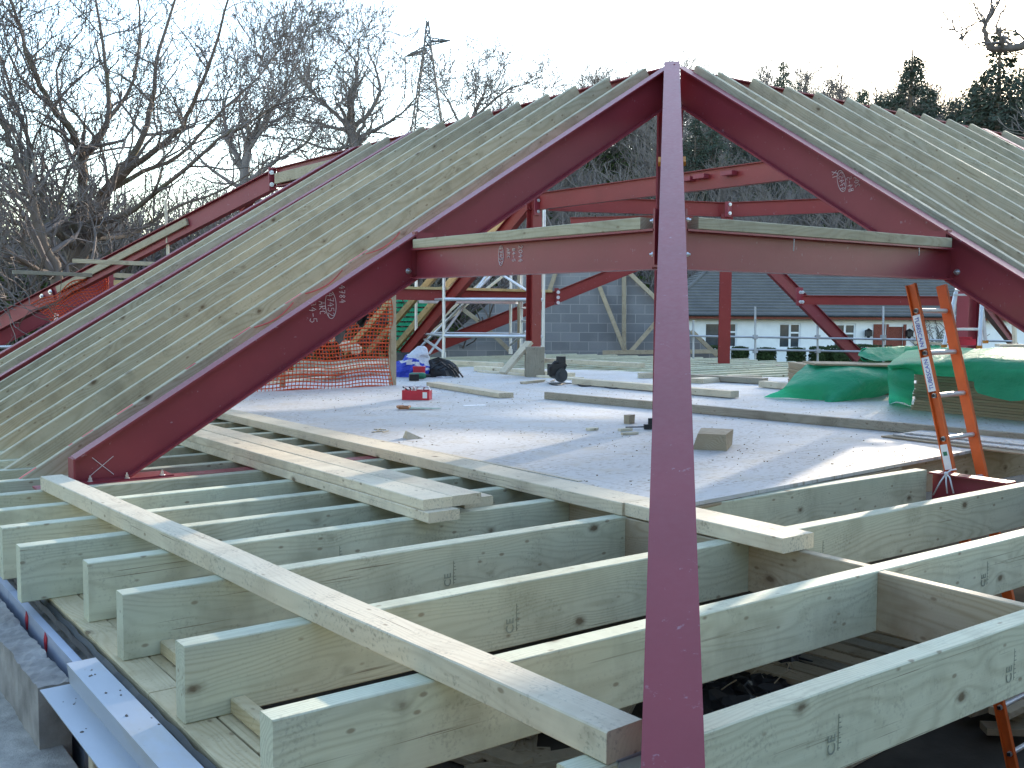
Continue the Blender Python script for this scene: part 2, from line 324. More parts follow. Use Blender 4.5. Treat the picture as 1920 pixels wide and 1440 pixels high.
# ---------------------------------------------------------------- mesh helpers
def norm(v): return V(v).normalized()
class G:
    def __init__(s): s.v = []; s.f = []
    def add(s, vs, fs):
        o = len(s.v); s.v += [V(p) for p in vs]; s.f += [tuple(i + o for i in f) for f in fs]; return s
    def frame(s, o, x, y, z, vs, fs): return s.add([o + x * a + y * b + z * c for a, b, c in vs], fs)
    def box(s, lo, hi):
        x0, y0, z0 = lo; x1, y1, z1 = hi
        return s.add([(x0, y0, z0), (x1, y0, z0), (x1, y1, z0), (x0, y1, z0), (x0, y0, z1), (x1, y0, z1), (x1, y1, z1), (x0, y1, z1)],
                     [(3, 2, 1, 0), (4, 5, 6, 7), (0, 1, 5, 4), (1, 2, 6, 5), (2, 3, 7, 6), (3, 0, 4, 7)])
    def obox(s, c, x, y, z, hx, hy, hz):
        c = V(c); vs = []
        for k in (-1, 1):
            for (i, j) in ((-1, -1), (1, -1), (1, 1), (-1, 1)): vs.append(c + x * (hx * i) + y * (hy * j) + z * (hz * k))
        return s.add(vs, [(3, 2, 1, 0), (4, 5, 6, 7), (0, 1, 5, 4), (1, 2, 6, 5), (2, 3, 7, 6), (3, 0, 4, 7)])
    def sweep(s, prof, p0, p1, up, stations=1, amp=0.0, cap=True):
        p0 = V(p0); p1 = V(p1); x = (p1 - p0).normalized(); y = V(up).cross(x).normalized(); z = x.cross(y)
        n = len(prof); vs = []; fs = []
        ph = random.random() * 50
        for k in range(stations + 1):
            q = p0.lerp(p1, k / stations)
            if amp and 0 < k < stations: q = q + y * (amp * math.sin(ph + k * 2.1)) + z * (amp * 0.6 * math.sin(ph * 2 + k * 1.7))
            vs += [q + y * a + z * b for a, b in prof]
        for k in range(stations):
            for i in range(n):
                j = (i + 1) % n; fs.append((k * n + i, (k + 1) * n + i, (k + 1) * n + j, k * n + j))
        if cap: fs.append(tuple(range(n))); fs.append(tuple(range(stations * n + n - 1, stations * n - 1, -1)))
        return s.add(vs, fs)
    def tube(s, pts, rad, n=8, cap=True):
        pts = [V(p) for p in pts]; m = len(pts)
        rad = rad if isinstance(rad, (list, tuple)) else [rad] * m
        t0 = (pts[1] - pts[0]).normalized(); a = V((0, 0, 1)) if abs(t0.z) < 0.9 else V((1, 0, 0))
        u = t0.cross(a).normalized(); vs = []; fs = []
        for k in range(m):
            t = (pts[min(k + 1, m - 1)] - pts[max(k - 1, 0)])
            t = t.normalized() if t.length > 1e-9 else t0
            u = (u - t * u.dot(t)); u = u.normalized() if u.length > 1e-6 else t.orthogonal().normalized(); b = t.cross(u)
            for i in range(n):
                an = 2 * math.pi * i / n; vs.append(pts[k] + u * (rad[k] * math.cos(an)) + b * (rad[k] * math.sin(an)))
        for k in range(m - 1):
            for i in range(n):
                j = (i + 1) % n; fs.append((k * n + i, k * n + j, (k + 1) * n + j, (k + 1) * n + i))
        if cap: fs.append(tuple(range(n - 1, -1, -1))); fs.append(tuple(range((m - 1) * n, m * n)))
        return s.add(vs, fs)
    def cyl(s, p0, p1, r, n=12): return s.tube([p0, p1], r, n)
    def sphere(s, c, r, n=10, m=7, jit=0.0, sz=(1, 1, 1)):
        c = V(c); vs = []; fs = []
        for j in range(m + 1):
            th = math.pi * j / m
            for i in range(n):
                ph = 2 * math.pi * i / n
                k = r * (1 + jit * (random.random() - 0.5) * 2)
                vs.append(c + V((sz[0] * k * math.sin(th) * math.cos(ph), sz[1] * k * math.sin(th) * math.sin(ph), sz[2] * k * math.cos(th))))
        for j in range(m):
            for i in range(n):
                i2 = (i + 1) % n; fs.append((j * n + i, (j + 1) * n + i, (j + 1) * n + i2, j * n + i2))
        return s.add(vs, fs)
    def build(s, name, mat, parent=None, smooth=False, origin=None):
        me = bpy.data.meshes.new(name)
        if origin is None and parent is None:
            lo = [min(p[i] for p in s.v) for i in range(3)]; hi = [max(p[i] for p in s.v) for i in range(3)]
            origin = V(((lo[0] + hi[0]) / 2, (lo[1] + hi[1]) / 2, lo[2]))
        elif origin is None: origin = wm(parent).translation
        me.from_pydata([tuple(p - origin) for p in s.v], [], s.f); me.validate(); me.update()
        ms = mat if isinstance(mat, (list, tuple)) else [mat]
        for q in ms: me.materials.append(MT[q] if isinstance(q, str) else q)
        if smooth: me.polygons.foreach_set('use_smooth', [True] * len(me.polygons))
        o = bpy.data.objects.new(name, me); COL.objects.link(o)
        if parent is None: o.location = origin
        else:
            o.parent = parent; o.location = origin
            o.matrix_parent_inverse = wm(parent).inverted()
        return o
def wm(o):
    return o.matrix_basis.copy() if o.parent is None else wm(o.parent) @ o.matrix_parent_inverse @ o.matrix_basis
def tag(o, label=None, cat=None, group=None, kind=None):
    if label: o['label'] = label
    if cat: o['category'] = cat
    if group: o['group'] = group
    if kind: o['kind'] = kind
    return o
def root(name, loc, label, cat, group=None):
    o = bpy.data.objects.new(name, None); COL.objects.link(o); o.location = V(loc); o.empty_display_size = 0.1
    return tag(o, label, cat, group)
def dup(o, loc, rz=0.0, scale=1.0, label=None):
    c = o.copy(); COL.objects.link(c); c.location = V(loc); c.rotation_euler = (0, 0, rz); c.scale = (scale,) * 3
    if label: c['label'] = label
    for ch in o.children:
        d = ch.copy(); COL.objects.link(d); d.parent = c; d.matrix_parent_inverse = ch.matrix_parent_inverse.copy()
        for g in ch.children:
            e = g.copy(); COL.objects.link(e); e.parent = d; e.matrix_parent_inverse = g.matrix_parent_inverse.copy()
    return c
def rect(wd, h, ch=0.003, top=True):
    a = wd / 2; z1 = 0 if top else h / 2; z0 = z1 - h; c = min(ch, wd * .2, h * .2)
    return [(-a + c, z0), (a - c, z0), (a, z0 + c), (a, z1 - c), (a - c, z1), (-a + c, z1), (-a, z1 - c), (-a, z0 + c)]
def board(name, p0, p1, wd, h, mat, up=(0, 0, 1), parent=None, amp=0.0015, ch=0.0035, top=True):
    """sawn timber: its own frame, x along the length, so that the grain runs along it"""
    p0 = V(p0); p1 = V(p1); L = (p1 - p0).length; x = (p1 - p0).normalized(); y = V(up).cross(x).normalized(); z = x.cross(y)
    g = G(); st = max(1, int(L / 0.5)); g.sweep(rect(wd, h, ch, top), V((0, 0, 0)), V((L, 0, 0)), (0, 0, 1), st, amp)
    me = bpy.data.meshes.new(name); me.from_pydata([tuple(v) for v in g.v], [], g.f); me.update(); me.materials.append(MT[mat])
    o = bpy.data.objects.new(name, me); COL.objects.link(o)
    mw = M(((x.x, y.x, z.x, p0.x), (x.y, y.y, z.y, p0.y), (x.z, y.z, z.z, p0.z), (0, 0, 0, 1)))
    if parent is not None:
        o.parent = parent; o.matrix_parent_inverse = wm(parent).inverted()
    o.matrix_basis = mw
    return o
def iprof(d, b, tf=0.010, tw=0.007, top=True):
    a = b / 2; t = tw / 2; z1 = 0 if top else d / 2; z0 = z1 - d
    return [(-a, z0), (a, z0), (a, z0 + tf), (t, z0 + tf), (t, z1 - tf), (a, z1 - tf), (a, z1), (-a, z1), (-a, z1 - tf), (-t, z1 - tf), (-t, z0 + tf), (-a, z0 + tf)]
def ibeam(name, p0, p1, d, b, mat='steel', up=(0, 0, 1), parent=None, tf=0.010, top=True):
    return G().sweep(iprof(d, b, tf, 0.008, top), p0, p1, up).build(name, mat, parent)
def bolts(parent, pts, nrm, r=0.014, name='bolt'):
    nrm = norm(nrm)
    for p in pts:
        p = V(p); g = G(); g.tube([p, p + nrm * 0.004], r * 1.5, 12); g.tube([p + nrm * 0.004, p + nrm * 0.020], r, 6); g.tube([p + nrm * .02, p + nrm * .032], r * .5, 8)
        g.build(name, 'zinc', parent)
# handwriting drawn as strokes
GL = {'0': [[(.3, 1), (.05, .7), (.08, .25), (.3, 0), (.52, .3), (.5, .75), (.3, 1)]], '1': [[(.3, 1), (.28, 0)]], '2': [[(.05, .8), (.25, 1), (.5, .8), (.4, .5), (.05, .02), (.55, .05)]],
      '4': [[(.35, 1), (.02, .4), (.55, .42)], [(.42, .75), (.38, 0)]], '5': [[(.5, 1), (.12, .97), (.1, .58), (.4, .6), (.52, .3), (.3, 0), (.03, .1)]],
      '7': [[(.03, .95), (.52, 1), (.25, 0)], [(.15, .5), (.45, .52)]], '8': [[(.48, .85), (.25, 1), (.08, .78), (.48, .3), (.28, 0), (.06, .25), (.48, .85)]],
      '9': [[(.48, .7), (.2, .55), (.1, .85), (.3, 1), (.48, .8), (.4, 0)]], 'A': [[(0, 0), (.28, 1), (.55, 0)], [(.1, .38), (.45, .36)]],
      'B': [[(.08, 0), (.08, 1), (.4, .95), (.42, .6), (.1, .52), (.5, .45), (.48, .08), (.08, 0)]], 'C': [[(.5, .85), (.25, 1), (.04, .6), (.15, .08), (.5, .1)]],
      'R': [[(.06, 0), (.06, 1), (.42, .95), (.45, .6), (.08, .5), (.5, 0)]], '-': [[(.1, .5), (.5, .52)]], 'J': [[(.1, 1), (.55, .98)], [(.35, 1), (.38, .2), (.2, 0), (.02, .2)]],
      'X': [[(0, 0), (.5, 1)], [(0, 1), (.55, .02)]], ' ': [], '/': [[(.1, 0), (.45, 1)]], 'N': [[(.05, 0), (.08, 1), (.48, 0), (.5, 1)]]}
def chalk(parent, text, o, xd, yd, size, nrm, ring=False, r=0.0022, mat='chalk', name='chalk_mark'):
    g = G(); o = V(o) + norm(nrm) * 0.0012; xd = norm(xd); yd = norm(yd); rnd = random.Random(len(text) * 7 + ord(text[0]))
    cx = 0.0
    for chh in text:
        for st in GL.get(chh, []):
            g.tube([o + xd * ((cx + a + rnd.uniform(-.02, .02)) * size) + yd * ((b + rnd.uniform(-.03, .03)) * size) for a, b in st], r, 4)
        cx += 0.72
    if ring:
        wv = cx * size; pts = []
        for k in range(25):
            an = 2 * math.pi * k / 24; pts.append(o + xd * (wv / 2 - .05 * size + math.cos(an) * wv * .56) + yd * (size * .5 + math.sin(an) * size * .86))
        g.tube(pts, r, 4)
    return g.build(name, mat, parent)
def text_mesh(parent, s, o, xd, yd, size, mat, name='lettering', squash=1.0):
    cu = bpy.data.curves.new('t', 'FONT'); cu.body = s; cu.size = size; cu.extrude = 0.0004
    ob = bpy.data.objects.new('t', cu); COL.objects.link(ob)
    me = bpy.data.meshes.new_from_object(ob); bpy.data.objects.remove(ob); bpy.data.curves.remove(cu)
    xd = norm(xd); yd = norm(yd); zd = xd.cross(yd)
    g = G(); g.add([V(o) + xd * (v.co.x * squash) + yd * v.co.y + zd * (v.co.z + 0.001) for v in me.vertices], [tuple(p.vertices) for p in me.polygons])
    bpy.data.meshes.remove(me)
    return g.build(name, mat, parent)
ORD = ['first', 'second', 'third', 'fourth', 'fifth', 'sixth', 'seventh', 'eighth', 'ninth', 'tenth', 'eleventh', 'twelfth', 'thirteenth', 'fourteenth', 'fifteenth', 'sixteenth', 'seventeenth', 'eighteenth']
X_, Y_, Z_ = V((1, 0, 0)), V((0, 1, 0)), V((0, 0, 1))
#@@SETTING
# ---------------------------------------------------------------- ground and lower storey
GZ = -2.1
gz = G(); nx = 46
def hill(x, y):
    # rises away from the camera beyond the bungalow
    c = V((x, y, 0)); d = c.dot(V((FW.x, FW.y, 0)).normalized()); s = c.dot(_r0)
    h = 0.0
    if d > 60: h = min(1.0, (d - 60) / 60); h = 21 * h * h * (3 - 2 * h) + (0 if d < 120 else (d - 120) * .05)
    h *= max(0.0, min(1.0, (s + 55 + (d - 58) * .1) / 60))
    return GZ + h
gs = [-420, -250, -160, -120, -90] + [-70 + 10 * k for k in range(32)] + [280, 340, 420, 600, 900]
for yy in gs:
    for xx in gs: gz.v.append(V((xx, yy, hill(xx, yy))))
n = len(gs)
for j in range(n - 1):
    for i in range(n - 1): gz.f.append((j * n + i, j * n + i + 1, (j + 1) * n + i + 1, (j + 1) * n + i))
tag(gz.build('ground', 'ground', smooth=True, origin=V((0, 0, 0))), kind='structure')
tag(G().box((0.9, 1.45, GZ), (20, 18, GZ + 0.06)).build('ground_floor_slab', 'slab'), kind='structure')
tag(G().box((0.70, 1.12, GZ), (15, 1.27, -.30)).build('front_wall', 'conc'), 'grey block wall under the front edge, unseen, added to block light', 'wall')  # out of view; added to keep front light off the ground floor
# scaffold walkway the photo is taken from
for k in range(4):
    b = board('scaffold_board', (0.66 - 0.232 * k, 0.2, -0.5), (0.66 - 0.232 * k, 12.0, -0.5), 0.222, 0.04, 'conc2', amp=0.002)
    tag(b, ['grey scaffold board next to the block wall, left edge', 'grey scaffold board one away from the block wall', 'grey scaffold board two away from the block wall', 'outermost grey scaffold board of the walkway'][k], 'scaffold board', 'scaffold boards of the walkway')

# ---------------------------------------------------------------- left wall: outer leaf, cavity, inner leaf, lintel, plate
g = G()
def rough_row(g, x0, x1, y0, y1, ztop, zbot, seg=0.03, j=0.004):
    ny = int((y1 - y0) / seg) + 1; nxx = 5; vs = []; fs = []
    for a in range(ny + 1):
        y = y0 + (y1 - y0) * a / ny
        for b in range(nxx + 1):
            x = x0 + (x1 - x0) * b / nxx
            vs.append((x + random.uniform(-j, j) * (b in (0, nxx)), y, ztop + random.uniform(-j, j) - (.006 if abs((y % .45) - .225) < .016 else 0) + .01 * mnoise.noise(V((x * 9, y * 3, 1)))))
    for a in range(ny):
        for b in range(nxx):
            q = a * (nxx + 1) + b; fs.append((q, q + 1, q + nxx + 2, q + nxx + 1))
    o = len(vs)
    for a in range(ny + 1):
        y = y0 + (y1 - y0) * a / ny
        vs.append((x0, y, zbot)); vs.append((x1, y, zbot))
    for a in range(ny):
        t0 = a * (nxx + 1); t1 = (a + 1) * (nxx + 1)
        fs.append((t0, t1, o + 2 * a + 2, o + 2 * a)); fs.append((t0 + nxx, o + 2 * a + 1, o + 2 * a + 3, t1 + nxx))
    fs.append((0, o, o + 1, nxx) + tuple(range(nxx - 1, 0, -1)))
    fs.append((o + 2 * ny, ny * (nxx + 1)) + tuple(ny * (nxx + 1) + k for k in range(1, nxx + 1)) + (o + 2 * ny + 1,))
    return g.add(vs, fs)
rough_row(g, 0.700, 0.802, 3.50, 13.5, -0.300, GZ)
tag(g.build('outer_wall', 'conc'), 'rough grey concrete block outer leaf at the left edge', 'wall')
g = G(); rough_row(g, 0.865, 0.99, 3.52, 13.5, -0.292, GZ, j=0.003)
tag(g.build('inner_wall', 'conc2'), 'grey block inner leaf under the timber wall plate', 'wall')
g = G()
for k in range(8):
    y0 = 3.47 + 1.2 * k; g.box((0.832, y0 + .004, -0.95), (0.862, y0 + 1.196, -0.262 + random.uniform(-.006, .006)))
ins = tag(g.build('insulation_board', 'foil'), 'blue silver foil insulation boards standing in the wall cavity', 'insulation')
for y, z in ((3.56, -.31), (3.98, -.30), (4.30, -.30)):
    q = G(); q.add([(0.8305, y, z - .035), (0.8305, y + .03, z - .04), (0.8305, y + .04, z), (0.8305, y + .02, z + .035), (0.8305, y - .01, z + .02), (0.8285, y, z - .035), (0.8285, y + .03, z - .04), (0.8285, y + .04, z), (0.8285, y + .02, z + .035), (0.8285, y - .01, z + .02)],
                   [(9, 8, 7, 6, 5), (0, 1, 2, 3, 4)] + [(k, (k + 1) % 5, (k + 1) % 5 + 5, k + 5) for k in range(5)]).build('printed_mark', 'redp', ins)
# steel lintel: step section
lr = root('steel_lintel', (0.80, 0.9, -0.3), 'pale blue galvanised stepped steel lintel at the bottom left', 'lintel')
t = .004
prof = [(0.700, -0.292), (0.790, -0.292), (0.782, -0.222), (0.872, -0.2205), (0.872, -0.2245), (0.786, -0.226), (0.794, -0.296), (0.700, -0.296)]
g = G(); vs = []
for y in (0.3, 3.47): vs += [(a, y, b) for a, b in prof]
m = len(prof); g.add(vs, [(i, (i + 1) % m, m + (i + 1) % m, m + i) for i in range(m)] + [tuple(range(m - 1, -1, -1)), tuple(range(m, 2 * m))])
g.build('lintel_sheet', 'lintel', lr)
g = G()
for k in range(26):
    on = random.random() < .5; cl = random.choice(((2.45, .03), (2.85, .05), (3.1, .04), (2.2, .06), (3.3, .03), (2.65, .25)))
    x = random.uniform(.72, .775) if on else random.uniform(.80, .868); y = random.gauss(cl[0], cl[1]); z = -.292 if on else -.2208
    if y > 3.44: continue
    g.sphere((x, y, z), random.choice((.002, .003, .004)) * random.uniform(.7, 1.3), 6, 4, .4, (1, random.uniform(.8, 1.8), .6))
g.build('mortar_dropping', 'mortar', lr)['kind'] = 'stuff'
st = board('timber_stud', (0.76, 2.95, GZ), (0.76, 2.95, -0.3), 0.09, 0.05, 'noggin', up=(0, 1, 0))
tag(st, 'pale timber stud standing under the steel lintel', 'stud')
tag(G().box((0.86, 1.4, GZ), (0.905, 3.515, -0.35)).build('opening_board', 'handle'), 'brown board closing the opening under the lintel', 'board')
tag(G().sweep([(-.018, -.02), (.018, -.02), (.016, .006), (.004, -.004), (-.010, .006)], (0.893, 0.9, -.236), (0.893, 13.4, -.236), Z_, 160, .003).build('damp_strip', 'black'), 'black damp proof strip and mortar gap along the wall plate', 'damp strip')
for k, (y0, y1) in enumerate(((0.9, 3.05), (3.055, 6.9), (6.905, 13.4))):
    p = board('wall_plate', (0.965, y0, -0.221), (0.965, y1, -0.221), 0.10, 0.06, 'plate', amp=.002)
    tag(p, ['nearest length of yellowish wall plate under the joist ends', 'middle length of yellowish wall plate under the joist ends', 'far length of wall plate under the left rafters'][k], 'wall plate', 'wall plates')
    p = board('wall_plate', (1.068, y0 + .05, -0.221), (1.068, y1 + .04, -0.221), 0.098, 0.06, 'plate', amp=.002)
    tag(p, ['nearest length of inner wall plate strip behind the joist ends', 'middle length of inner wall plate strip behind the joist ends', 'far length of inner wall plate strip under the left rafters'][k], 'wall plate', 'wall plates')

# ---------------------------------------------------------------- floor joists
JY = [1.5575, 2.1735, 2.792, 3.412, 3.905, 4.315, 4.725, 5.14, 5.555] + [5.98 + 0.41 * k for k in range(18)]
JX0 = [1.30, .915, .925, .936, .953, .806, .817, .70, .72] + [.70 + .02 * (k % 3) for k in range(18)]
JX1 = [6.6, 6.6, 5.66, 5.54] + [9.9] * 5 + [16.2 - .05 * k for k in range(18)]
JL = ['nearest pale green floor joist, crossing the bottom right corner', 'second pale green floor joist, its end face at the bottom left', 'third pale green floor joist, taller end face beside the diagonal plank',
      'fourth pale green floor joist, running under the deck edge', 'fifth pale green floor joist counted back from the camera', 'sixth pale green floor joist with a dark knot hole near its end',
      'seventh pale green floor joist counted back from the camera', 'eighth floor joist, first whose end leaves the left of the photo', 'ninth floor joist, last one before the left steel rafter foot']
joists = []
for k, y in enumerate(JY):
    j = board('floor_joist', (JX0[k], y, 0), (JX1[k], y, 0), 0.074, 0.22, 'joist', amp=.0012)
    tag(j, JL[k] if k < 9 else f'{ORD[k-9]} floor joist behind the steel rafter foot on the left', 'joist', 'floor joists'); joists.append(j)
def stamp(j, x, y, z0, words, size):
    text_mesh(j, words, (x, y, z0), (0, 0, 1), (-1, 0, 0), size, 'ink', 'stamp')
for (k, x, yo) in ((0, 2.13, 0), (0, 2.98, 0), (1, 3.95, 0), (2, 2.05, 0), (2, 3.72, 0), (2, 2.86, 0), (3, 2.2, 0), (4, 1.95, 0), (5, 2.2, 0)):
    stamp(joists[k], x, JY[k] - 0.0385, -.17, 'CE', .045)
    q = G().box((x + .013, JY[k] - .0385, -.165), (x + .0145, JY[k] - .0375, -.07))
    for a in range(7): q.box((x + .0145, JY[k] - .0385, -.160 + a * .013), (x + .020 + .003 * ((a * 5) % 3), JY[k] - .0375, -.157 + a * .013))
    q.build('stamp', 'ink', joists[k])
q = G().box((1.40, 1.515, 0.0005), (1.52, 1.60, 0.004)); q.box((1.40, 1.512, -.05), (1.52, 1.5185, .004)); q.build('metal_strap', 'tube', joists[0])
# noggins
for (x, y0, y1, lab) in ((3.27, 2.211, 2.754, 'brown noggin between second and third joists, under the end of the deck edge plank'), (3.24, 1.5955, 2.136, 'brown noggin between the two nearest joists, right of the steel hip')):
    tag(board('noggin', (x, y0, -.002), (x, y1, -.002), 0.047, 0.215, 'noggin'), lab, 'noggin', 'noggins')
for (x, y0, y1, lab) in ((3.24, 3.45, 3.866, 'noggin in shadow below the edge plank beside the deck'), (3.16, 2.83, 3.374, 'shadowed noggin behind the steel hip, below the edge plank')):
    tag(board('noggin', (x, y0, -.004), (x, y1, -.004), 0.047, 0.213, 'noggin'), lab, 'noggin', 'noggins')
# battens on the plate between joists
for k in range(8):
    y0, y1 = JY[k] + .0385, JY[k + 1] - .0385
    if k == 0: continue
    z = -.217
    b = board('batten', (1.075, y0 + .003, z + .045), (1.075, y1 - .003, z + .045), 0.045, 0.045, 'plate')
    tag(b, f'short batten on the wall plate after the {ORD[k]} joist from the front', 'batten', 'short battens between joist ends')
# steel at stairwell
tr = root('steel_trimmer', (5.6, 3.0, -.2), 'maroon steel trimmer beam at the stairwell beside the orange ladder', 'steel beam')
ibeam('beam', (5.60, 2.90, -.012), (5.60, 3.37, -.012), .2, .10, 'steel', parent=tr)
tag(ibeam('steel_trimmer', (5.72, 1.2, -.012), (5.72, 2.74, -.012), .2, .10, 'steel'), 'maroon steel beam past the cut joist end at the right edge', 'steel beam')
tag(board('stair_trimmer', (5.68, 3.69, -.002), (9.2, 3.72, -.002), .075, .22, 'noggin'), 'dark timber trimmer joist behind the ladder foot', 'trimmer')
# tie beam under left rafter foot
tag(ibeam('steel_tie', (1.15, 5.685, -.004), (9.0, 5.685, -.004), .17, .12, 'steel'), 'purple steel tie beam along the floor at the left rafter foot', 'steel beam')

# ---------------------------------------------------------------- deck
def deck_poly():
    z1 = .022; return z1
g = G(); zt, zb = .022, .003
outline = [(3.36, 3.345), (6.62, 3.62), (7.0, 3.62), (16.0, 3.75), (16.0, 7.6)] + [tuple(pz(x, y, .022)[:2]) for x, y in ((1600, 712), (1480, 708), (1300, 703), (1150, 695), (1000, 691), (880, 688))] + [(6.4, 13.4), (3.36, 10.8)]
vs = [(a, b, zt) for a, b in outline] + [(a, b, zb) for a, b in outline]; m = len(outline)
g.add(vs, [tuple(range(m))] + [tuple(range(2 * m - 1, m - 1, -1))] + [(i, m + i, m + (i + 1) % m, (i + 1) % m) for i in range(m)])
tag(g.build('deck', 'deck', origin=V((0, 0, 0))), kind='structure')
# frayed lower sheet edge under the deck front
tag(board('deck_sheet_edge', (3.40, 3.357, -.001), (5.5, 3.52, -.001), .02, .016, 'chip'), 'ragged chipboard sheet edge showing below the deck front', 'chipboard')

# loose planks
pl = lambda nm, a, b, wd, h, mt, lab, cat='plank', grp=None, **k: tag(board(nm, a, b, wd, h, mt, **k), lab, cat, grp)
pl('loose_plank', (1.425, 1.525, .072), (1.205, 5.56, .072), .108, .070, 'plank', 'long pale plank lying diagonally across the front joists', amp=.003)
pl('edge_plank', (3.235, 2.50, .062), (3.235, 3.385, .062), .19, .06, 'plank', 'nearest short length of the plank line along the deck edge', grp='planks along the deck edge')
pl('edge_plank', (3.225, 3.389, .062), (3.20, 7.28, .062), .195, .06, 'plank', 'long middle length of the plank line along the deck edge', grp='planks along the deck edge')
pl('edge_plank', (3.205, 7.29, .060), (3.18, 10.4, .060), .19, .058, 'plank', 'far length of the plank line, reaching behind the left steel rafter', grp='planks along the deck edge')
pl('stacked_plank', (2.41, 3.75, .048), (2.37, 8.15, .048), .165, .047, 'plank', 'bottom plank of the small stack, sticking out nearest', grp='stacked planks on the joists')
pl('stacked_plank', (2.72, 3.93, .048), (2.66, 8.6, .048), .165, .047, 'plank', 'bottom plank of the small stack, on its deck side', grp='stacked planks on the joists')
pl('stacked_plank', (2.41, 3.80, .0965), (2.36, 8.0, .0965), .155, .047, 'plank', 'top plank of the small stack, on its wall side', grp='stacked planks on the joists')
pl('stacked_plank', (2.568, 3.805, .0965), (2.53, 8.3, .0965), .155, .047, 'plank', 'top plank of the small stack, with the brown end', grp='stacked planks on the joists')
pl('lath', (3.40, 7.9, .026), (3.498, 4.115, .026), .03, .004, 'plank', 'thin lath lying on the deck beside the edge plank', 'lath')
pl('long_timber', (6.46, 8.15, .095), (7.05, 3.45, .095), .05, .072, 'grey_wood', 'long thin timber on edge lying across the middle of the deck', 'timber', amp=.003)
pl('short_board', (6.40, 10.2, .075), (6.18, 8.45, .075), .17, .05, 'plank', 'short pale board lying on the deck before the red toolbox', 'board')

# ---------------------------------------------------------------- steel frame of the roof
import bmesh
AP = V((5.80, 5.80, 2.84)); TAN = 0.61
def zl(t): return AP.z - TAN * (5.80 - t)
def clip(o, co, no):
    bm = bmesh.new(); bm.from_mesh(o.data); mw = wm(o); inv = mw.inverted()
    geom = bm.verts[:] + bm.edges[:] + bm.faces[:]
    r = bmesh.ops.bisect_plane(bm, geom=geom, plane_co=inv @ V(co), plane_no=inv.to_3x3() @ V(no), clear_inner=True)
    ed = [e for e in r['geom_cut'] if isinstance(e, bmesh.types.BMEdge)]
    if ed: bmesh.ops.holes_fill(bm, edges=bm.edges[:], sides=0)
    bm.to_mesh(o.data); bm.free(); o.data.update()
def plumb_beam(name, p0, p1, d, b, mat, parent=None, tf=.011):
    p0 = V(p0); p1 = V(p1); h = V((p1.x - p0.x, p1.y - p0.y, 0)); k = (p1 - p0).length / h.length
    y = Z_.cross(h.normalized()); pr = iprof(d, b, tf, .009)
    g = G(); n = len(pr); vs = []
    for p in (p0, p1): vs += [p + y * a + Z_ * (c * k) for a, c in pr]
    g.add(vs, [(i, n + i, n + (i + 1) % n, (i + 1) % n) for i in range(n)] + [tuple(range(n)), tuple(range(2 * n - 1, n - 1, -1))])
    return g.build(name, mat, parent)
def plate(parent, o, x, y, z, hx, hy, hz, mat='steel', name='plate'): return G().obox(o, x, y, z, hx, hy, hz).build(name, mat, parent)

# left principal rafter
lrf = root('steel_rafter', (1.36, 5.75, 0), 'large maroon left steel rafter with chalk marks, running from floor to ridge', 'steel rafter')
bm_ = plumb_beam('beam', (1.354, 5.75, zl(1.354)), (5.74, 5.75, zl(5.74)), .254, .112, 'steel', lrf); clip(bm_, (0, 0, .004), (0, 0, 1))
sx = norm((1, 0, TAN)); sn = norm((-TAN, 0, 1))
G().box((1.342, 5.694, .004), (1.354, 5.806, zl(1.354) - .003)).build('end_plate', 'steel', lrf)
G().box((1.30, 5.66, -.012), (1.86, 5.84, .003)).build('base_plate', 'steel', lrf)
bolts(lrf, [(1.42, 5.675, .003), (1.80, 5.675, .003), (1.61, 5.675, .003)], (0, 0, 1), .010)
q = V((1.50, 5.7415, .06))
G().tube([q + V((-.06, 0, -.035)), q + V((.06, 0, .06))], .002, 4).tube([q + V((-.05, 0, .06)), q + V((.06, 0, -.04))], .002, 4).build('chalk_mark', 'chalk', lrf)
# stiffener + cleat at purlin joint
kx = 3.50
G().box((kx - .055, 5.690, zl(kx) - .30), (kx - .047, 5.7455, zl(kx) - .016)).build('stiffener', 'steel', lrf)
G().box((kx - .055, 5.695, zl(kx) - .297), (kx + .075, 5.7035, zl(kx) - .02)).build('cleat', 'steel', lrf)
bolts(lrf, [(kx + .02, 5.695, zl(kx) - .075), (kx + .02, 5.695, zl(kx) - .262), (kx - .035 - .05, 5.7455, zl(kx) - .268)], (0, -1, 0), .013)
fy = 5.7435
def rot_marks(par, items, nrm, xd, yd, mat='chalk'):
    for (txt, p, size, ring) in items: chalk(par, txt, p, xd, yd, size, nrm, ring, .0019 if size < .09 else .0026, mat)
P3 = lambda x, y: py(x, y, fy)
rot_marks(lrf, [('B4-5', P3(579, 566), .046, False), ('ARC', P3(598, 565), .040, False), ('47452', P3(613, 549), .042, True), ('4784', P3(635, 535), .040, False)], (0, -1, 0), (0.05, 0, -1), (1, 0, .05))
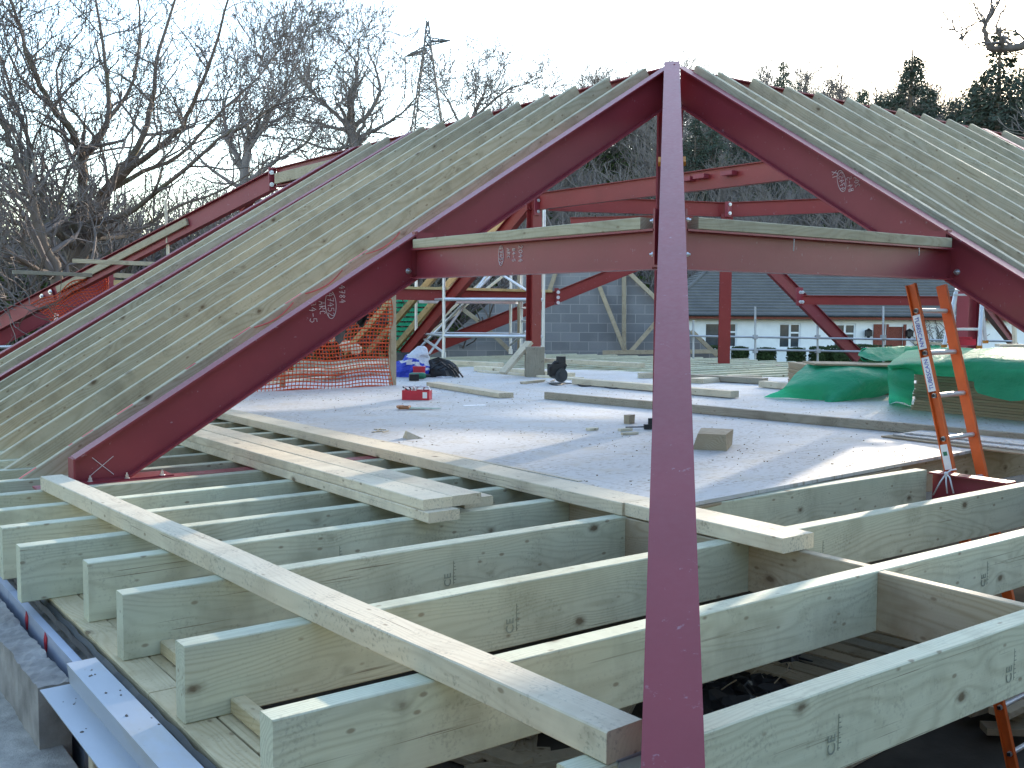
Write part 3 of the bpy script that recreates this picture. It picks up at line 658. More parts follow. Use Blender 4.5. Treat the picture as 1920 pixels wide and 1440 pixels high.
# right principal rafter
rrf = root('steel_rafter', (5.85, 1.36, 0), 'large maroon right steel rafter, running from ridge down past the right edge', 'steel rafter')
bm_ = plumb_beam('beam', (5.85, 1.354, zl(1.354)), (5.85, 5.74, zl(5.74)), .254, .112, 'steel', rrf); clip(bm_, (0, 0, .004), (0, 0, 1))
G().box((5.795, 3.452, zl(3.5) - .30), (5.8455, 3.46, zl(3.5) - .016)).build('stiffener', 'steel', rrf)
G().box((5.795, 3.45, zl(3.5) - .297), (5.8035, 3.58, zl(3.5) - .02)).build('cleat', 'steel', rrf)
bolts(rrf, [(5.795, 3.53, zl(3.5) - .075), (5.795, 3.53, zl(3.5) - .262), (5.8455, 3.41, zl(3.5) - .27)], (-1, 0, 0), .013)
P4 = lambda x, y: px(x, y, 5.8435)
rot_marks(rrf, [('1X', P4(1562, 336), .040, False), ('47452', P4(1577, 358), .036, True), ('B4-5', P4(1592, 360), .036, False), ('2044', P4(1604, 352), .036, False)], (-1, 0, 0), (0, .25, 1), (0, -1, .2))
# hip
hp = root('steel_hip', (1.4, 1.37, 0), 'long purple steel hip beam in the centre, coming towards the camera', 'steel hip')
h0 = V((1.25, 1.214, 2.84 - TAN * (5.80 - 1.235))); h1 = V((5.80, 5.79, 2.842))
hb = plumb_beam('beam', h0, h1, .24, .116, 'steel', hp, .012); clip(hb, (0, 0, .006), (0, 0, 1))
hd = (h1 - h0).normalized(); hy = Z_.cross(V((hd.x, hd.y, 0)).normalized())
for sgn in (-1, 1):
    c = h0.lerp(h1, .606)
    G().obox(c + hy * (sgn * .061) + V((0, 0, -.02)), hd, hy, hd.cross(hy), .05, .012, .012).build('wedge', 'rust', hp)
for sgn in (-1, 1):
    c = h0.lerp(h1, (3.46 - 1.25) / 4.55) + hy * (sgn * .03) + V((0, 0, -.20))
    G().obox(c + V((0, 0, .01)), hy, Z_.cross(hy), Z_, .030, .005, .12).build('cleat', 'steel', hp)
tag(G().sweep(iprof(.20, .20, .013, .009, False), (5.90, 5.90, .0), (5.90, 5.90, 2.50), norm((1, -1, 0))).build('steel_post', 'steel'), 'dark maroon steel post under the apex, half hidden behind the hip', 'steel post')
# purlins with timber plates
pu = root('steel_purlin', (3.45, 4.6, 1.12), 'maroon steel purlin left of the hip, with chalk marks', 'steel purlin')
ibeam('beam', (3.45, 3.50, 1.308), (3.45, 5.688, 1.308), .188, .10, 'steel', parent=pu)
G().box((3.404, 3.49, 1.14), (3.444, 3.502, 1.40)).build('end_plate', 'steel', pu)
bolts(pu, [(3.425, 3.502, 1.345), (3.425, 3.502, 1.19)], (-.3, 1, 0), .012)
P5 = lambda x, y: px(x, y, 3.4445)
rot_marks(pu, [('47452', P5(937, 463), .028, True), ('ARC', P5(951, 466), .028, False), ('B4-5', P5(961, 466), .027, False), ('2044', P5(973, 460), .034, False)], (-1, 0, 0), (0, 0, -1), (0, -1, 0))
tag(board('purlin_plate', (3.45, 3.585, 1.366), (3.45, 5.66, 1.366), .10, .057, 'rafter'), 'pale timber plate lying on the left steel purlin', 'timber plate')
pu2 = root('steel_purlin', (4.6, 3.45, 1.12), 'plain maroon steel purlin right of the hip', 'steel purlin')
ibeam('beam', (3.53, 3.45, 1.308), (5.79, 3.45, 1.308), .188, .10, 'steel', parent=pu2)
G().box((3.515, 3.404, 1.14), (3.529, 3.444, 1.40)).build('end_plate', 'steel', pu2)
bolts(pu2, [(3.527, 3.42, 1.35), (3.527, 3.42, 1.19)], (1, -.3, 0), .012)
G().tube([(4.30, 3.3995, 1.296), (4.297, 3.399, 1.235)], .003, 5).tube([(5.42, 3.3995, 1.296), (5.42, 3.399, 1.25)], .003, 5).build('nail', 'zinc', pu2)
tag(board('purlin_plate', (3.60, 3.45, 1.366), (5.76, 3.45, 1.366), .10, .057, 'rafter'), 'pale timber plate lying on the right steel purlin', 'timber plate')
# ridges
tag(ibeam('steel_ridge', (5.80, 5.86, 2.80), (5.80, 13.2, 2.80), .254, .10), 'dark maroon ridge beam behind the left rafter tips', 'steel ridge')
tag(ibeam('steel_ridge', (5.96, 5.80, 2.80), (18.0, 5.80, 2.80), .254, .10), 'dark maroon ridge beam behind the right rafter tips', 'steel ridge')
# other principal rafters of the left slope
for y, lab in ((9.62, 'purple steel rafter set between the left timber rafters'), (10.88, 'thin edge of steel rafter beyond the last left timber rafter')):
    r_ = plumb_beam('steel_rafter', (1.1, y, zl(1.1)), (5.74, y, zl(5.74)), .254, .112, 'steel'); tag(r_, lab, 'steel rafter')
for x, lab in ((10.25, 'steel rafter edge among the right timber rafters near the right border'),):
    r_ = plumb_beam('steel_rafter', (x, 1.1, zl(1.1)), (x, 5.74, zl(5.74)), .254, .112, 'steel'); tag(r_, lab, 'steel rafter')
# timber rafters: left slope
LY = [6.01 + .411 * k for k in range(9)] + [10.07, 10.48]
for k, y in enumerate(LY):
    dz = random.uniform(-.010, .010)
    b = board('timber_rafter', (1.02, y, -.075), (5.70 + random.uniform(-.03, .02), y + random.uniform(-.01, .01), 2.812 + dz), .047, .140, 'rafter', up=(0, 0, 1), amp=.003)
    lab = 'treated timber rafter with red crayon lines, next to the left steel rafter' if k == 0 else (f'{ORD[k]} treated timber rafter counted from the left steel rafter' if k < 9 else ['first timber rafter beyond the purple steel band of the left slope', 'last timber rafter of the left slope, beyond the purple steel band'][k - 9])
    tag(b, lab, 'rafter', 'timber rafters of the left roof slope')
    if k == 0:
        def on_rafter(g):
            o = bpy.data.meshes.new('crayon_mark'); o.from_pydata([tuple(v) for v in g.v], [], g.f); o.materials.append(MT['redink'])
            ob = bpy.data.objects.new('crayon_mark', o); COL.objects.link(ob); ob.parent = b
        for s0 in (.18, .52, .80, 1.25, 1.62, 2.02, 2.55):
            on_rafter(G().obox((s0, -.006 + .012 * random.random(), .0008), X_, Y_, Z_, random.uniform(.03, .09), .014, .0008))
        for s0 in (1.7, 2.1, 2.6): on_rafter(G().tube([V((s0 + .05 * a, -.0246, -.01 - .03 * math.sin(a * .5))) for a in range(7)], .004, 4))
RX = [5.975, 6.27] + [6.66 + .408 * k for k in range(9)] + [10.62 + .41 * k for k in range(8)]
for k, x in enumerate(RX):
    dz = random.uniform(-.010, .010)
    b = board('timber_rafter', (x, 1.02, -.075), (x + random.uniform(-.01, .01), 5.70 + random.uniform(-.03, .02), 2.812 + dz), .047, .140, 'rafter', up=(0, 0, 1), amp=.003)
    lab = 'treated timber rafter next to the right steel rafter' if k == 0 else f'{ORD[k] if k < 18 else str(k)} treated timber rafter counted from the right steel rafter'
    tag(b, lab, 'rafter', 'timber rafters of the right roof slope')

# ---------------------------------------------------------------- far steel frame
def far_beam(name, a, b, d, wd, lab, mat='steel_sunlit', up=(0, 0, 1), cat='steel beam', top=False, grp=None):
    return tag(ibeam(name, a, b, d, wd, mat, up=up, top=top), lab, cat, grp)
e0 = V((5.80, 13.24, 2.80)); e1 = pz(-150, 666, .10)
hr = root('steel_hip', e1, 'maroon steel hip at the far left end of the roof, timber packed in its web', 'steel hip')
plumb_beam('beam', e1, e0, .254, .112, 'steel', hr)
dd = (e1 - e0).normalized(); hh = Z_.cross(V((dd.x, dd.y, 0)).normalized()); fc = hh if hh.dot(CAMLOC - e0) > 0 else -hh
board('web_timber', e0.lerp(e1, .21) + fc * .035 + V((0, 0, -.05)), e0.lerp(e1, .56) + fc * .035 + V((0, 0, -.06)), .045, .10, 'noggin', parent=hr)
bolts(hr, [e0.lerp(e1, .575) + fc * .06 + V((0, 0, -.10)), e0.lerp(e1, .60) + fc * .06 + V((0, 0, -.10))], fc, .025)
plate(hr, e0.lerp(e1, .587) + fc * .02 + V((0, 0, -.15)), dd, hh, dd.cross(hh), .12, .012, .10)
board('web_timber', (5.80 - .06, 13.1, 2.72), (5.80 - .06, 11.0, 2.72), .04, .14, 'noggin', parent=hr)
G().obox((5.74, 13.22, 2.66), X_, Y_, Z_, .05, .02, .15).build('cleat', 'steel', hr)
bolts(hr, [(5.72, 13.19, 2.74), (5.72, 13.19, 2.58)], (-.5, -1, 0), .02)
a = pd(205, 520, 17); b = pz(-120, 686, .15)
b = pd(-90, 678, 16.2)
far_beam('steel_rafter', b, pd(208, 528, 17.6), .26, .12, 'lower maroon steel rafter at the far left, below the hip', 'steel', cat='steel rafter', top=False)
far_beam('steel_strut', pd(207, 495, 17.6), pd(207, 585, 17.6), .12, .12, 'short maroon steel strut behind the orange mesh at the far left', 'steel', up=(0, 1, 0), cat='steel strut')
far_beam('steel_brace', pd(498, 338, 15.6), pd(450, 400, 16.6), .12, .10, 'red steel brace under the far end of the left ridge', 'steel_sunlit', cat='steel strut')
# columns
c1 = V((10.5, 13.6, 0))
cr = root('steel_post', c1, 'maroon steel post behind the scaffold tower, carrying the far ridge', 'steel post')
G().sweep(iprof(.18, .18, .012, .008, False), c1, c1 + V((0, 0, 2.80)), Y_).build('post', 'steel_sunlit', cr)
G().obox(c1 + V((-.02, -.11, 2.62)), X_, Y_, Z_, .06, .01, .15).build('cleat', 'steel', cr)
bolts(cr, [c1 + V((-.01, -.125, 2.71)), c1 + V((-.01, -.125, 2.53))], (-.4, -1, 0), .018)
sr = root('steel_ridge', (10.5, 10, 2.5), 'red steel ridge crossing behind the hip, with two small cleats', 'steel ridge')
ibeam('beam', (10.52, 13.5, 2.83), (10.52, 6.1, 2.83), .27, .10, 'steel_sunlit', parent=sr)
for x, y in ((1316, 331), (1368, 325), (1290, 336)):
    p = px(x, y, 10.47); G().obox(p + V((-.02, 0, 0)), X_, Y_, Z_, .05, .10, .028).build('cleat', 'steel', sr)
c2 = pz(1357, 681, 0.0)
nd = V((c2.x, c2.y, 2.80))
tag(G().sweep(iprof(.20, .20, .012, .008, False), c2, nd - V((0, 0, .2)), norm((1, 1, 0))).build('steel_post', 'steel_sunlit'), 'maroon steel post standing before the bungalow, right of the hip', 'steel post')
s2 = root('steel_ridge', nd, 'far red steel ridge falling towards the right behind the hip', 'steel ridge')
ibeam('beam', c1 + V((.3, .0, 2.82)), nd + V((0, 0, .0)), .25, .10, 'steel_sunlit', parent=s2)
G().obox(nd + V((-.1, -.12, -.13)), X_, Y_, Z_, .05, .03, .13).build('cleat', 'steel', s2)
bolts(s2, [nd + V((-.1, -.16, -.05)), nd + V((-.1, -.16, -.2))], (-.4, -1, 0), .02)
s2n = c1.lerp(nd, .62); fq = norm((nd.y - c1.y, -(nd.x - c1.x), 0)); fq = fq if fq.y < 0 else -fq
p = pd(1168, 391, 18.6); d_ = (nd - c1 - V((0, 0, 2.8))).normalized()
chalk(s2, '2/11', pd(1164, 398, 18.3) , RT, UP, .11, -FW, False, .008)
far_beam('steel_ridge', nd, pd(1690, 366, 17.4) , .25, .10, 'far red steel ridge rising to the right rafter from the post', 'steel_sunlit', cat='steel ridge', top=True)
far_beam('steel_beam', pd(1070, 418, 21), pd(1300, 412, 22), .22, .10, 'short red steel beam seen just above the left purlin plate', 'steel_sunlit')
# hip and timbers of the far left bay
r1 = far_beam('steel_hip', c1 + V((-.05, .1, 2.68)), pz(755, 668, -.05), .25, .11, 'bright red steel hip falling left behind the scaffold tower', 'steel_sunlit', cat='steel hip')
for k in range(3):
    a = pd(965 - 40 * k - 3, 381 + k * 2, 18.0 - .2 * k); b = pz(733 - 43 * k, 655, .0)
    t_ = board('timber_rafter', a, b, .07, .15, 'yellow', amp=.004)
    tag(t_, ['yellow timber rafter nearest the bright red steel hip', 'second yellow timber rafter left of the bright red steel hip', 'third yellow timber rafter, mostly hidden by the left steel rafter'][k], 'rafter', 'yellow rafters of the far bay')
pf = root('steel_purlin', pd(880, 551, 19.5), 'red steel purlin with timber on top behind the scaffold tower', 'steel purlin')
A_, B_ = pd(700, 540.5, 19.3), pd(1042, 546, 19.8)
ibeam('beam', A_, B_, .21, .11, 'steel_sunlit', parent=pf)
G().obox(B_ + V((0.02, 0, -.10)), norm(B_ - A_), norm(Z_.cross(B_ - A_)), Z_, .03, .07, .16).build('end_plate', 'steel', pf)
bolts(pf, [B_ + V((-.01, -.09, -.02 - .10 * k)) for k in range(3)], -FW, .022)
tag(board('purlin_plate', pd(705, 536, 19.3), pd(853, 539, 19.5), .10, .05, 'yellow'), 'left pale timber strip on the far red purlin', 'timber plate')
tag(board('purlin_plate', pd(872, 539.5, 19.5), pd(1035, 543.5, 19.75), .10, .05, 'yellow'), 'right pale timber strip on the far red purlin', 'timber plate')
far_beam('steel_hip', pd(1210, 490, 21.5), pz(770, 668, -.1), .26, .12, 'long red steel hip slanting down left across the block gable', 'steel_sunlit', cat='steel hip')
r3 = root('steel_hip', pz(1607, 668, .05), 'maroon steel hip slanting down right before the bungalow roof', 'steel hip')
ibeam('beam', pd(1372, 428, 19.2), pz(1612, 672, .0), .24, .11, 'steel', parent=r3, top=False)
G().obox(pd(1499, 556, 18.4), RT, FW, UP, .06, .02, .16).build('cleat', 'steel', r3)
bolts(r3, [pd(1501 + 4 * k, 548 + 18 * j, 18.3) for k in (0, 1) for j in (0, 1)], -FW, .02)
far_beam('steel_purlin', pd(1506, 553.5, 18.3), pd(1830, 556, 18.3), .165, .10, 'far maroon steel purlin behind the orange ladder', 'steel_sunlit', cat='steel purlin', top=True)
c3 = pd(1819, 570, 13.0)
tag(G().sweep(iprof(.22, .22, .013, .009, False), (c3.x, c3.y, 0.02), (c3.x, c3.y, 2.4), norm((-1, .4, 0))).build('steel_post', 'steel'), 'maroon steel post seen through the aluminium steps', 'steel post')
far_beam('steel_hip', pd(1790, 500, 13.6), pz(1905, 652, .05), .20, .10, 'short maroon steel slanting down right of the aluminium steps', 'steel', cat='steel hip')
far_beam('steel_tie', pz(1380, 679, -.02), pz(1535, 690, -.02), .13, .10, 'maroon floor tie beam behind the green sheeting', 'steel', top=True)

# ---------------------------------------------------------------- orange barrier mesh
def barrier(name, lab, fn, nu, nv, W, H, parent_loc):
    """fn(u, v) -> point; a net of flat plastic bars, each cell wider than tall"""
    g = G()
    for j in range(nv + 1):
        pts = [fn(i / nu, j / nv) for i in range(nu + 1)]
        g.tube(pts, [.0060 if j % 4 else .0095] * len(pts), 4)
    for i in range(nu + 1):
        pts = [fn(i / nu, j / nv) for j in range(nv + 1)]
        g.tube(pts, .0047, 4)
    return tag(g.build(name, 'mesh'), lab, 'barrier mesh', 'orange barrier netting')
mA = pz(395, 741, .022); mB = pz(729, 722, .022)
def f1(u, v):
    p = mA.lerp(mB, u); n = norm((-(mB - mA).y, (mB - mA).x, 0))
    sag = .05 * math.sin(u * 9) * v + .05 * math.sin(u * 4 + 1)
    return p + n * (sag + .03 * math.sin(v * 7 + u * 5)) + Z_ * (v * (1.02 - .05 * math.sin(u * 3.14)) + .012 * math.sin(u * 17)) + (mB - mA).normalized() * (.02 * math.sin(v * 6 + u * 3))
barrier('barrier_mesh', 'orange plastic barrier netting standing on the deck behind the left rafter', f1, 52, 24, 2, 1, mA)
mC = mA + V((.6, 2.6, 0)); mD = mB + V((-.2, 2.3, 0))
def f2(u, v):
    p = mD.lerp(mC, u); n = norm((.1, 1, 0))
    return p + n * (.06 * math.sin(u * 7 + v * 2)) + Z_ * (v * 1.05)
barrier('barrier_mesh', 'second run of orange netting farther back behind the first', f2, 40, 22, 2, 1, mD)
tag(board('barrier_post', mB + V((.04, -.02, 0)), mB + V((.04, -.02, 1.24)), .075, .05, 'noggin', up=(0, 1, 0), top=False), 'brown timber post at the right end of the orange netting', 'post')
tag(board('barrier_post', pz(540, 728, .022) + V((0, .15, 0)), pz(540, 728, .022) + V((0, .15, 1.1)), .06, .05, 'noggin', up=(0, 1, 0), top=False), 'timber post behind the middle of the orange netting', 'post')
# offcuts and boards behind the mesh
for k in range(5):
    a = V((4.5 + .35 * k, 11.5 + .3 * (k % 3), .05 + .03 * k)); b = a + V((1.5, .5 + .2 * k, .0))
    tag(board('loose_board', a, b, .2, .03, 'grey_wood' if k % 2 else 'plank'), f'loose board lying behind the orange netting, {ORD[k]} from the left', 'board', 'loose boards behind the netting')
for k, (x, y) in enumerate(((622, 630), (648, 648), (668, 655))):
    c = pd(x, y, 14.2); g = G(); g.sphere(c, .085, 14, 9, .16, (1, .7, .85))
    tag(g.build('insulation_ball', 'plank'), 'crumpled yellow lump seen through the orange netting', 'lump', 'yellow lumps behind the netting')
g = G(); pts = []; nu, nv = 14, 6
for j in range(nv + 1):
    for i in range(nu + 1):
        u, v = i / nu, j / nv
        xx = 628 + 86 * u; p = pd(xx, 500 + (756 - xx) * .738 + (48 * v) * (.85 + .35 * math.sin(u * 13)) , 10.9 + .15 * math.sin(u * 11 + v * 2)); pts.append(p)
g.add(pts, [(j * (nu + 1) + i, j * (nu + 1) + i + 1, (j + 1) * (nu + 1) + i + 1, (j + 1) * (nu + 1) + i) for j in range(nv) for i in range(nu)])
tag(g.build('tarpaulin', 'black', smooth=True), 'torn black plastic sheet hanging above the orange netting', 'tarpaulin')
# far left netting
a0, a1, a2, a3 = pd(58, 570, 15.5), pd(196, 508, 15.5), pd(212, 560, 15.6), pd(100, 612, 15.6)
def f3(u, v): return a0.lerp(a1, u).lerp(a3.lerp(a2, u), v) + FW * (.10 * math.sin(u * 8 + v * 3)) + Z_ * (.03 * math.sin(u * 13 + v))
barrier('barrier_mesh', 'small sagging piece of orange netting hung on the steel at the far left', f3, 24, 10, 1, 1, a0)
tag(board('rail_board', pd(24, 510, 14.5), pd(172, 516, 15.2), .05, .055, 'grey_wood', top=False), 'long pale rail board sticking out to the left above the steel', 'board')
tag(board('rail_board', pd(136, 489, 14.6), pd(314, 496, 14.9), .05, .06, 'noggin', top=False), 'brown rail board meeting the thin upright pole on the left', 'board')
tag(board('rail_board', pd(214, 516, 17), pd(285, 520, 17), .05, .08, 'noggin', top=False), 'short brown board behind the left rafters, upper one', 'board')
tag(board('rail_board', pd(214, 530, 17.4), pd(270, 532, 17.4), .05, .09, 'yellow', top=False), 'short yellow board behind the left rafters, lower one', 'board')
tag(board('upright_pole', pd(316, 502, 14.8), pd(310, 375, 14.8), .035, .035, 'plank', up=(0, 1, 0), top=False), 'thin pale upright pole before the big oak', 'pole')
tag(G().cyl(pd(105, 615, 16), pd(106, 588, 16), .03).build('white_post', 'white'), 'short white post below the orange netting at the far left', 'post')
tag(G().cyl(pd(-40, 652, 15), pd(55, 649, 15.5), .024).build('scaffold_tube', 'alu'), 'pale scaffold tube at the left edge below the steel', 'scaffold tube')

# ---------------------------------------------------------------- aluminium scaffold tower
tA, tB = pz(832, 671, .022), pz(1018, 673, .022)
back = norm((.22, 1, 0)) * 1.15
tw = root('scaffold_tower', (tA + tB) / 2, 'aluminium scaffold tower standing on the far part of the deck', 'scaffold tower')
dx = (tB - tA)
topz = 1.75
corners = [('upright', tA, 1.9), ('upright', tB, 2.68), ('upright', tA + back + dx * -.06, 1.9), ('upright', tB + back * 1.0 + dx * .04, 2.62)]
cs = []
cbl = pd(780, 655, 21); cbl.z = .022; cbr = pd(957, 665, 20.8); cbr.z = .022
cs = [(tA, 2.1), (tB, 2.70), (cbl, 2.0), (cbr, 2.66)]
for p, h in cs:
    G().cyl(p, p + Z_ * h, .030, 10).build('upright', 'alu', tw)
    G().cyl(p + Z_ * (h - .02), p + Z_ * (h + .13), .02, 8).cyl(p, p + Z_ * .1, .045, 10).build('spigot', 'alu', tw)
def at(p, z): return V((p.x, p.y, z))
for z in (.43, 1.10):
    for a, b in ((tA, tB), (cbl, cbr), (tA, cbl), (tB, cbr)):
        G().cyl(at(a, z), at(b, z), .033 if a is tA and b is tB else .024, 9).build('ledger', 'alu', tw)
z0 = 1.14
board('platform', at(cbl.lerp(tA, .2), 1.10), at(cbr.lerp(tB, .2), 1.10), .5, .07, 'alu', parent=tw)
for z in (.20, .45, .70, .95, 1.3, 1.6, 1.9):
    a = cbr.lerp(tB, .35); b = cbr.lerp(tB, .72); G().cyl(at(a, z), at(b, z), .02, 8).build('rung', 'alu', tw)
for t_ in (.35, .72):
    a = cbr.lerp(tB, t_); G().cyl(at(a, .1), at(a, 2.1), .03, 8).build('frame_tube', 'alu', tw)
for a, b in ((at(tB, 1.08), at(cbr.lerp(cbl, .1), 1.62)), (at(tA, .12), at(cbl, .42)), (at(cbr, .2), at(cbr.lerp(tB, .5), .5)), (at(tB, .2), at(cbr.lerp(tB, .5), .45)), (at(cbl, .05), at(cbr.lerp(cbl, .15), 1.70)), (at(cbl.lerp(tA, .5), .05), at(cbr.lerp(cbl, .25), 1.62))):
    G().cyl(a, b, .026, 8).build('brace', 'alu', tw)
tag(board('leaning_timber', pd(775, 650, 21.5), pd(950, 512, 21.8), .10, .05, 'plank', top=False), 'pale timber leaning behind the scaffold tower diagonal', 'timber')
tag(board('leaning_timber', pd(777, 643, 22), pd(922, 512, 22.3), .08, .05, 'plank', top=False), 'second pale timber leaning behind the scaffold tower', 'timber')
tag(board('upright_timber', pd(975, 665, 21.5), pd(975, 510, 21.5), .10, .06, 'noggin', up=(0, 1, 0), top=False), 'brown upright timber seen inside the scaffold tower', 'timber')

# ---------------------------------------------------------------- block gable with bracing timbers
Dg = 25.0
def gp(x, y, d=0.0): return pd(x, y, Dg + d)
cor = [gp(790, 676), gp(1345, 670), gp(1168, 500), gp(1085, 438), gp(985, 512)]
low = [at(cor[0], GZ), at(cor[1], GZ)]
o = low[0]; xg = norm(low[1] - low[0]); yg = Z_; zg = xg.cross(yg)
def loc2(p): q = p - o; return (q.dot(xg), q.dot(yg))
pl2 = [loc2(low[0]), loc2(low[1])] + [loc2(c) for c in cor[1:]] + [loc2(cor[0])]
vs = [(a, b, .1) for a, b in pl2] + [(a, b, -.1) for a, b in pl2]; m = len(pl2)
me = bpy.data.meshes.new('block_gable'); me.from_pydata(vs, [], [tuple(range(m)), tuple(range(2 * m - 1, m - 1, -1))] + [(i, m + i, m + (i + 1) % m, (i + 1) % m) for i in range(m)]); me.materials.append(MT['block'])
ob = bpy.data.objects.new('block_gable', me); COL.objects.link(ob)
ob.matrix_basis = M(((xg.x, yg.x, zg.x, o.x), (xg.y, yg.y, zg.y, o.y), (xg.z, yg.z, zg.z, o.z), (0, 0, 0, 1)))
tag(ob, 'grey concrete block gable wall behind the scaffold tower', 'wall')
for (a, b, lab) in (((1170, 507), (1170, 664), 'upright brown brace against the block gable'), ((1117, 520), (1173, 662), 'brace leaning from the upper left to the gable upright foot'), ((1176, 508), (1240, 570), 'brace along the right rake of the block gable'),
                    ((1232, 602), (1180, 662), 'brace leaning from the right to the gable upright foot'), ((1296, 620), (1345, 667), 'low timber along the lower right rake of the gable'), ((1130, 661), (1345, 659), 'level timber at the foot of the block gable'),
                    ((868, 580), (900, 604), 'short brace left on the block gable, upper'), ((915, 618), (958, 660), 'short brace left on the block gable, lower'), ((1044, 505), (1030, 545), 'short pale timber beside the purlin end on the gable')):
    tag(board('gable_brace', gp(*a, -.35), gp(*b, -.35), .10, .05, 'noggin', up=-FW, top=False), lab, 'brace', 'bracing timbers on the gable')
# green striped roof sheet seen low behind the yellow rafters
g = G()
for k in range(12):
    a = pd(728, 560 + 9 * k, 24); b = pd(850 - 9 * k, 560 + 9 * k, 24); c = pd(850 - 9 * k, 566 + 9 * k, 23.95); d = pd(728, 566 + 9 * k, 23.95)
    nn = -FW * .05
    g.add([a, b, c, d, a + nn, b + nn, c + nn, d + nn], [(0, 1, 2, 3), (7, 6, 5, 4), (0, 4, 5, 1), (1, 5, 6, 2), (2, 6, 7, 3), (3, 7, 4, 0)])
tag(g.build('roof_membrane', 'green_sheet'), 'dark green striped roof membrane behind the yellow rafters', 'membrane')

# ---------------------------------------------------------------- far bare joists
for k in range(9):
    y = 13.37 + .41 * k
    tag(board('floor_joist', (7.6 + .3 * (k % 2), y, .0), (15.6 - .2 * k, y, .0), .06, .2, 'joist'), f'bare floor joist beyond the far deck edge, {ORD[k]} behind the deck', 'joist', 'bare joists beyond the deck')
for k, (x0, y0, x1, y1, mt, lab) in enumerate(((895, 686, 1072, 699, 'plank', 'pale plank lying at the foot of the scaffold tower'), (810, 674, 940, 680, 'plank', 'pale plank at the far deck edge left of the tower'), (1010, 671, 1205, 681, 'plank', 'long pale plank lying across the bare joists'), (1080, 709, 1378, 733, 'plank', 'pale timber with brown end lying by the circular saw'),
                                              (1298, 702, 1436, 709, 'grey_wood', 'grey timber on the deck right of the hip'), (1430, 714, 1500, 720, 'plank', 'short timber left of the green sheeting'))):
    a = pz(x0, y0, .10); b = pz(x1, y1, .10)
    tag(board('loose_timber', a, b, .13, .07, mt), lab, 'timber')
tag(board('loose_timber', pz(905, 694, .05), pz(1085, 708, .05), .2, .045, 'plank'), 'lower pale plank under the one at the tower foot', 'timber')
def chunk(name, x, y, sx, sy, sz, rz, mt, lab, cat='offcut', grp='small offcuts on the deck'):
    p = pz(x, y, .0225); c, s = math.cos(rz), math.sin(rz)
    g = G(); g.obox(p + Z_ * (sz / 2), V((c, s, 0)), V((-s, c, 0)), Z_, sx / 2, sy / 2, sz / 2)
    o = g.build(name, mt); tag(o, lab, cat, grp)
    bm = bmesh.new(); bm.from_mesh(o.data)
    for v in bm.verts: v.co += V((random.uniform(-.06, .06) * sx, random.uniform(-.06, .06) * sy, 0))
    bmesh.ops.bevel(bm, geom=bm.edges[:], offset=min(sx, sy, sz) * .05, segments=1); bm.to_mesh(o.data); bm.free()
    return o
bk = chunk('wood_block', 1338, 838, .34, .20, .105, .62, 'noggin', 'thick brown timber block just right of the hip on the deck', 'timber block', None)
G().box((0, 0, 0), (.001, .001, .001))
chunk('offcut', 1180, 794, .085, .05, .07, .3, 'noggin', 'upright square offcut left of the hip')
chunk('offcut', 1110, 807, .09, .05, .02, .1, 'plank', 'small flat offcut left of the upright one')
chunk('offcut', 1172, 808, .11, .04, .02, -.1, 'plank', 'flat sliver of wood beside the black clamp')
chunk('offcut', 1181, 815, .13, .03, .018, -.2, 'plank', 'longer sliver of wood below the black clamp')
chunk('offcut', 1008, 706, .16, .10, .12, .8, 'plank', 'pale wedge offcut beside the standing block')
chunk('offcut', 1214, 709, .24, .08, .07, -.6, 'plank', 'pale offcut behind the hip at the far deck')
chunk('offcut', 1325, 717, .5, .2, .06, .2, 'plank', 'pale offcut stack just right of the hip, far back')
chunk('offcut', 1395, 715, .42, .12, .08, -.5, 'plank', 'pale offcut lying before the far grey timber')
chunk('offcut', 1000, 718, .5, .04, .03, .35, 'plank', 'thin stick in front of the standing block')
p = pz(770, 822, .0225)
g = G(); g.add([p + V((-.05, -.04, 0)), p + V((.07, -.05, 0)), p + V((.08, .05, 0)), p + V((-.03, .06, 0)), p + V((-.035, .0, .055)), p + V((-.02, .04, .05))], [(3, 2, 1, 0), (0, 1, 4), (1, 2, 5, 4), (2, 3, 5), (3, 0, 4, 5)])
tag(g.build('offcut', 'plank'), 'wedge shaped offcut near the edge plank on the deck', 'offcut', 'small offcuts on the deck')
p = pz(712, 808, .0225); g = G()
for k in range(5): g.obox(p + V((random.uniform(-.05, .05), random.uniform(-.12, .12), .004)), norm((random.uniform(-1, 1), random.uniform(-1, 1), 0)), norm((.3, 1, 0)), Z_, .05, .006, .003)
tag(g.build('wood_shavings', 'plank'), 'little heap of wood shavings on the deck near the edge plank', 'shavings')
# standing block
q = pz(1002, 706, .0225); 
tag(board('standing_block', q, q + Z_ * .40, .25, .22, 'grey_wood', up=norm((-.5, -.8, 0)), top=False, ch=.006), 'grey green block standing upright on the deck by the tower', 'timber block')
tag(board('leaning_offcut', q + V((-.42, .15, .05)), q + V((-.0, .12, .46)), .16, .045, 'plank', top=False), 'bright plank offcut leaning against the standing block', 'offcut')
# sawdust specks on the deck (stuff)
g = G()
for k in range(1500):
    x = random.uniform(3.5, 8.6); y = random.uniform(3.5, 12.5)
    if mnoise.noise(V((x * .9, y * .9, 2))) < random.uniform(-.35, .25): continue
    a = random.random() * 6.28; L = random.uniform(.003, .014); wd = random.uniform(.0015, .004); d = V((math.cos(a), math.sin(a), 0)); e = V((-d.y, d.x, 0))
    g.obox((x, y, .0245), d, e, Z_, L / 2, wd / 2, .002)
tag(g.build('sawdust', 'chip'), 'sawdust and wood chips strewn over the deck', 'sawdust', kind='stuff')

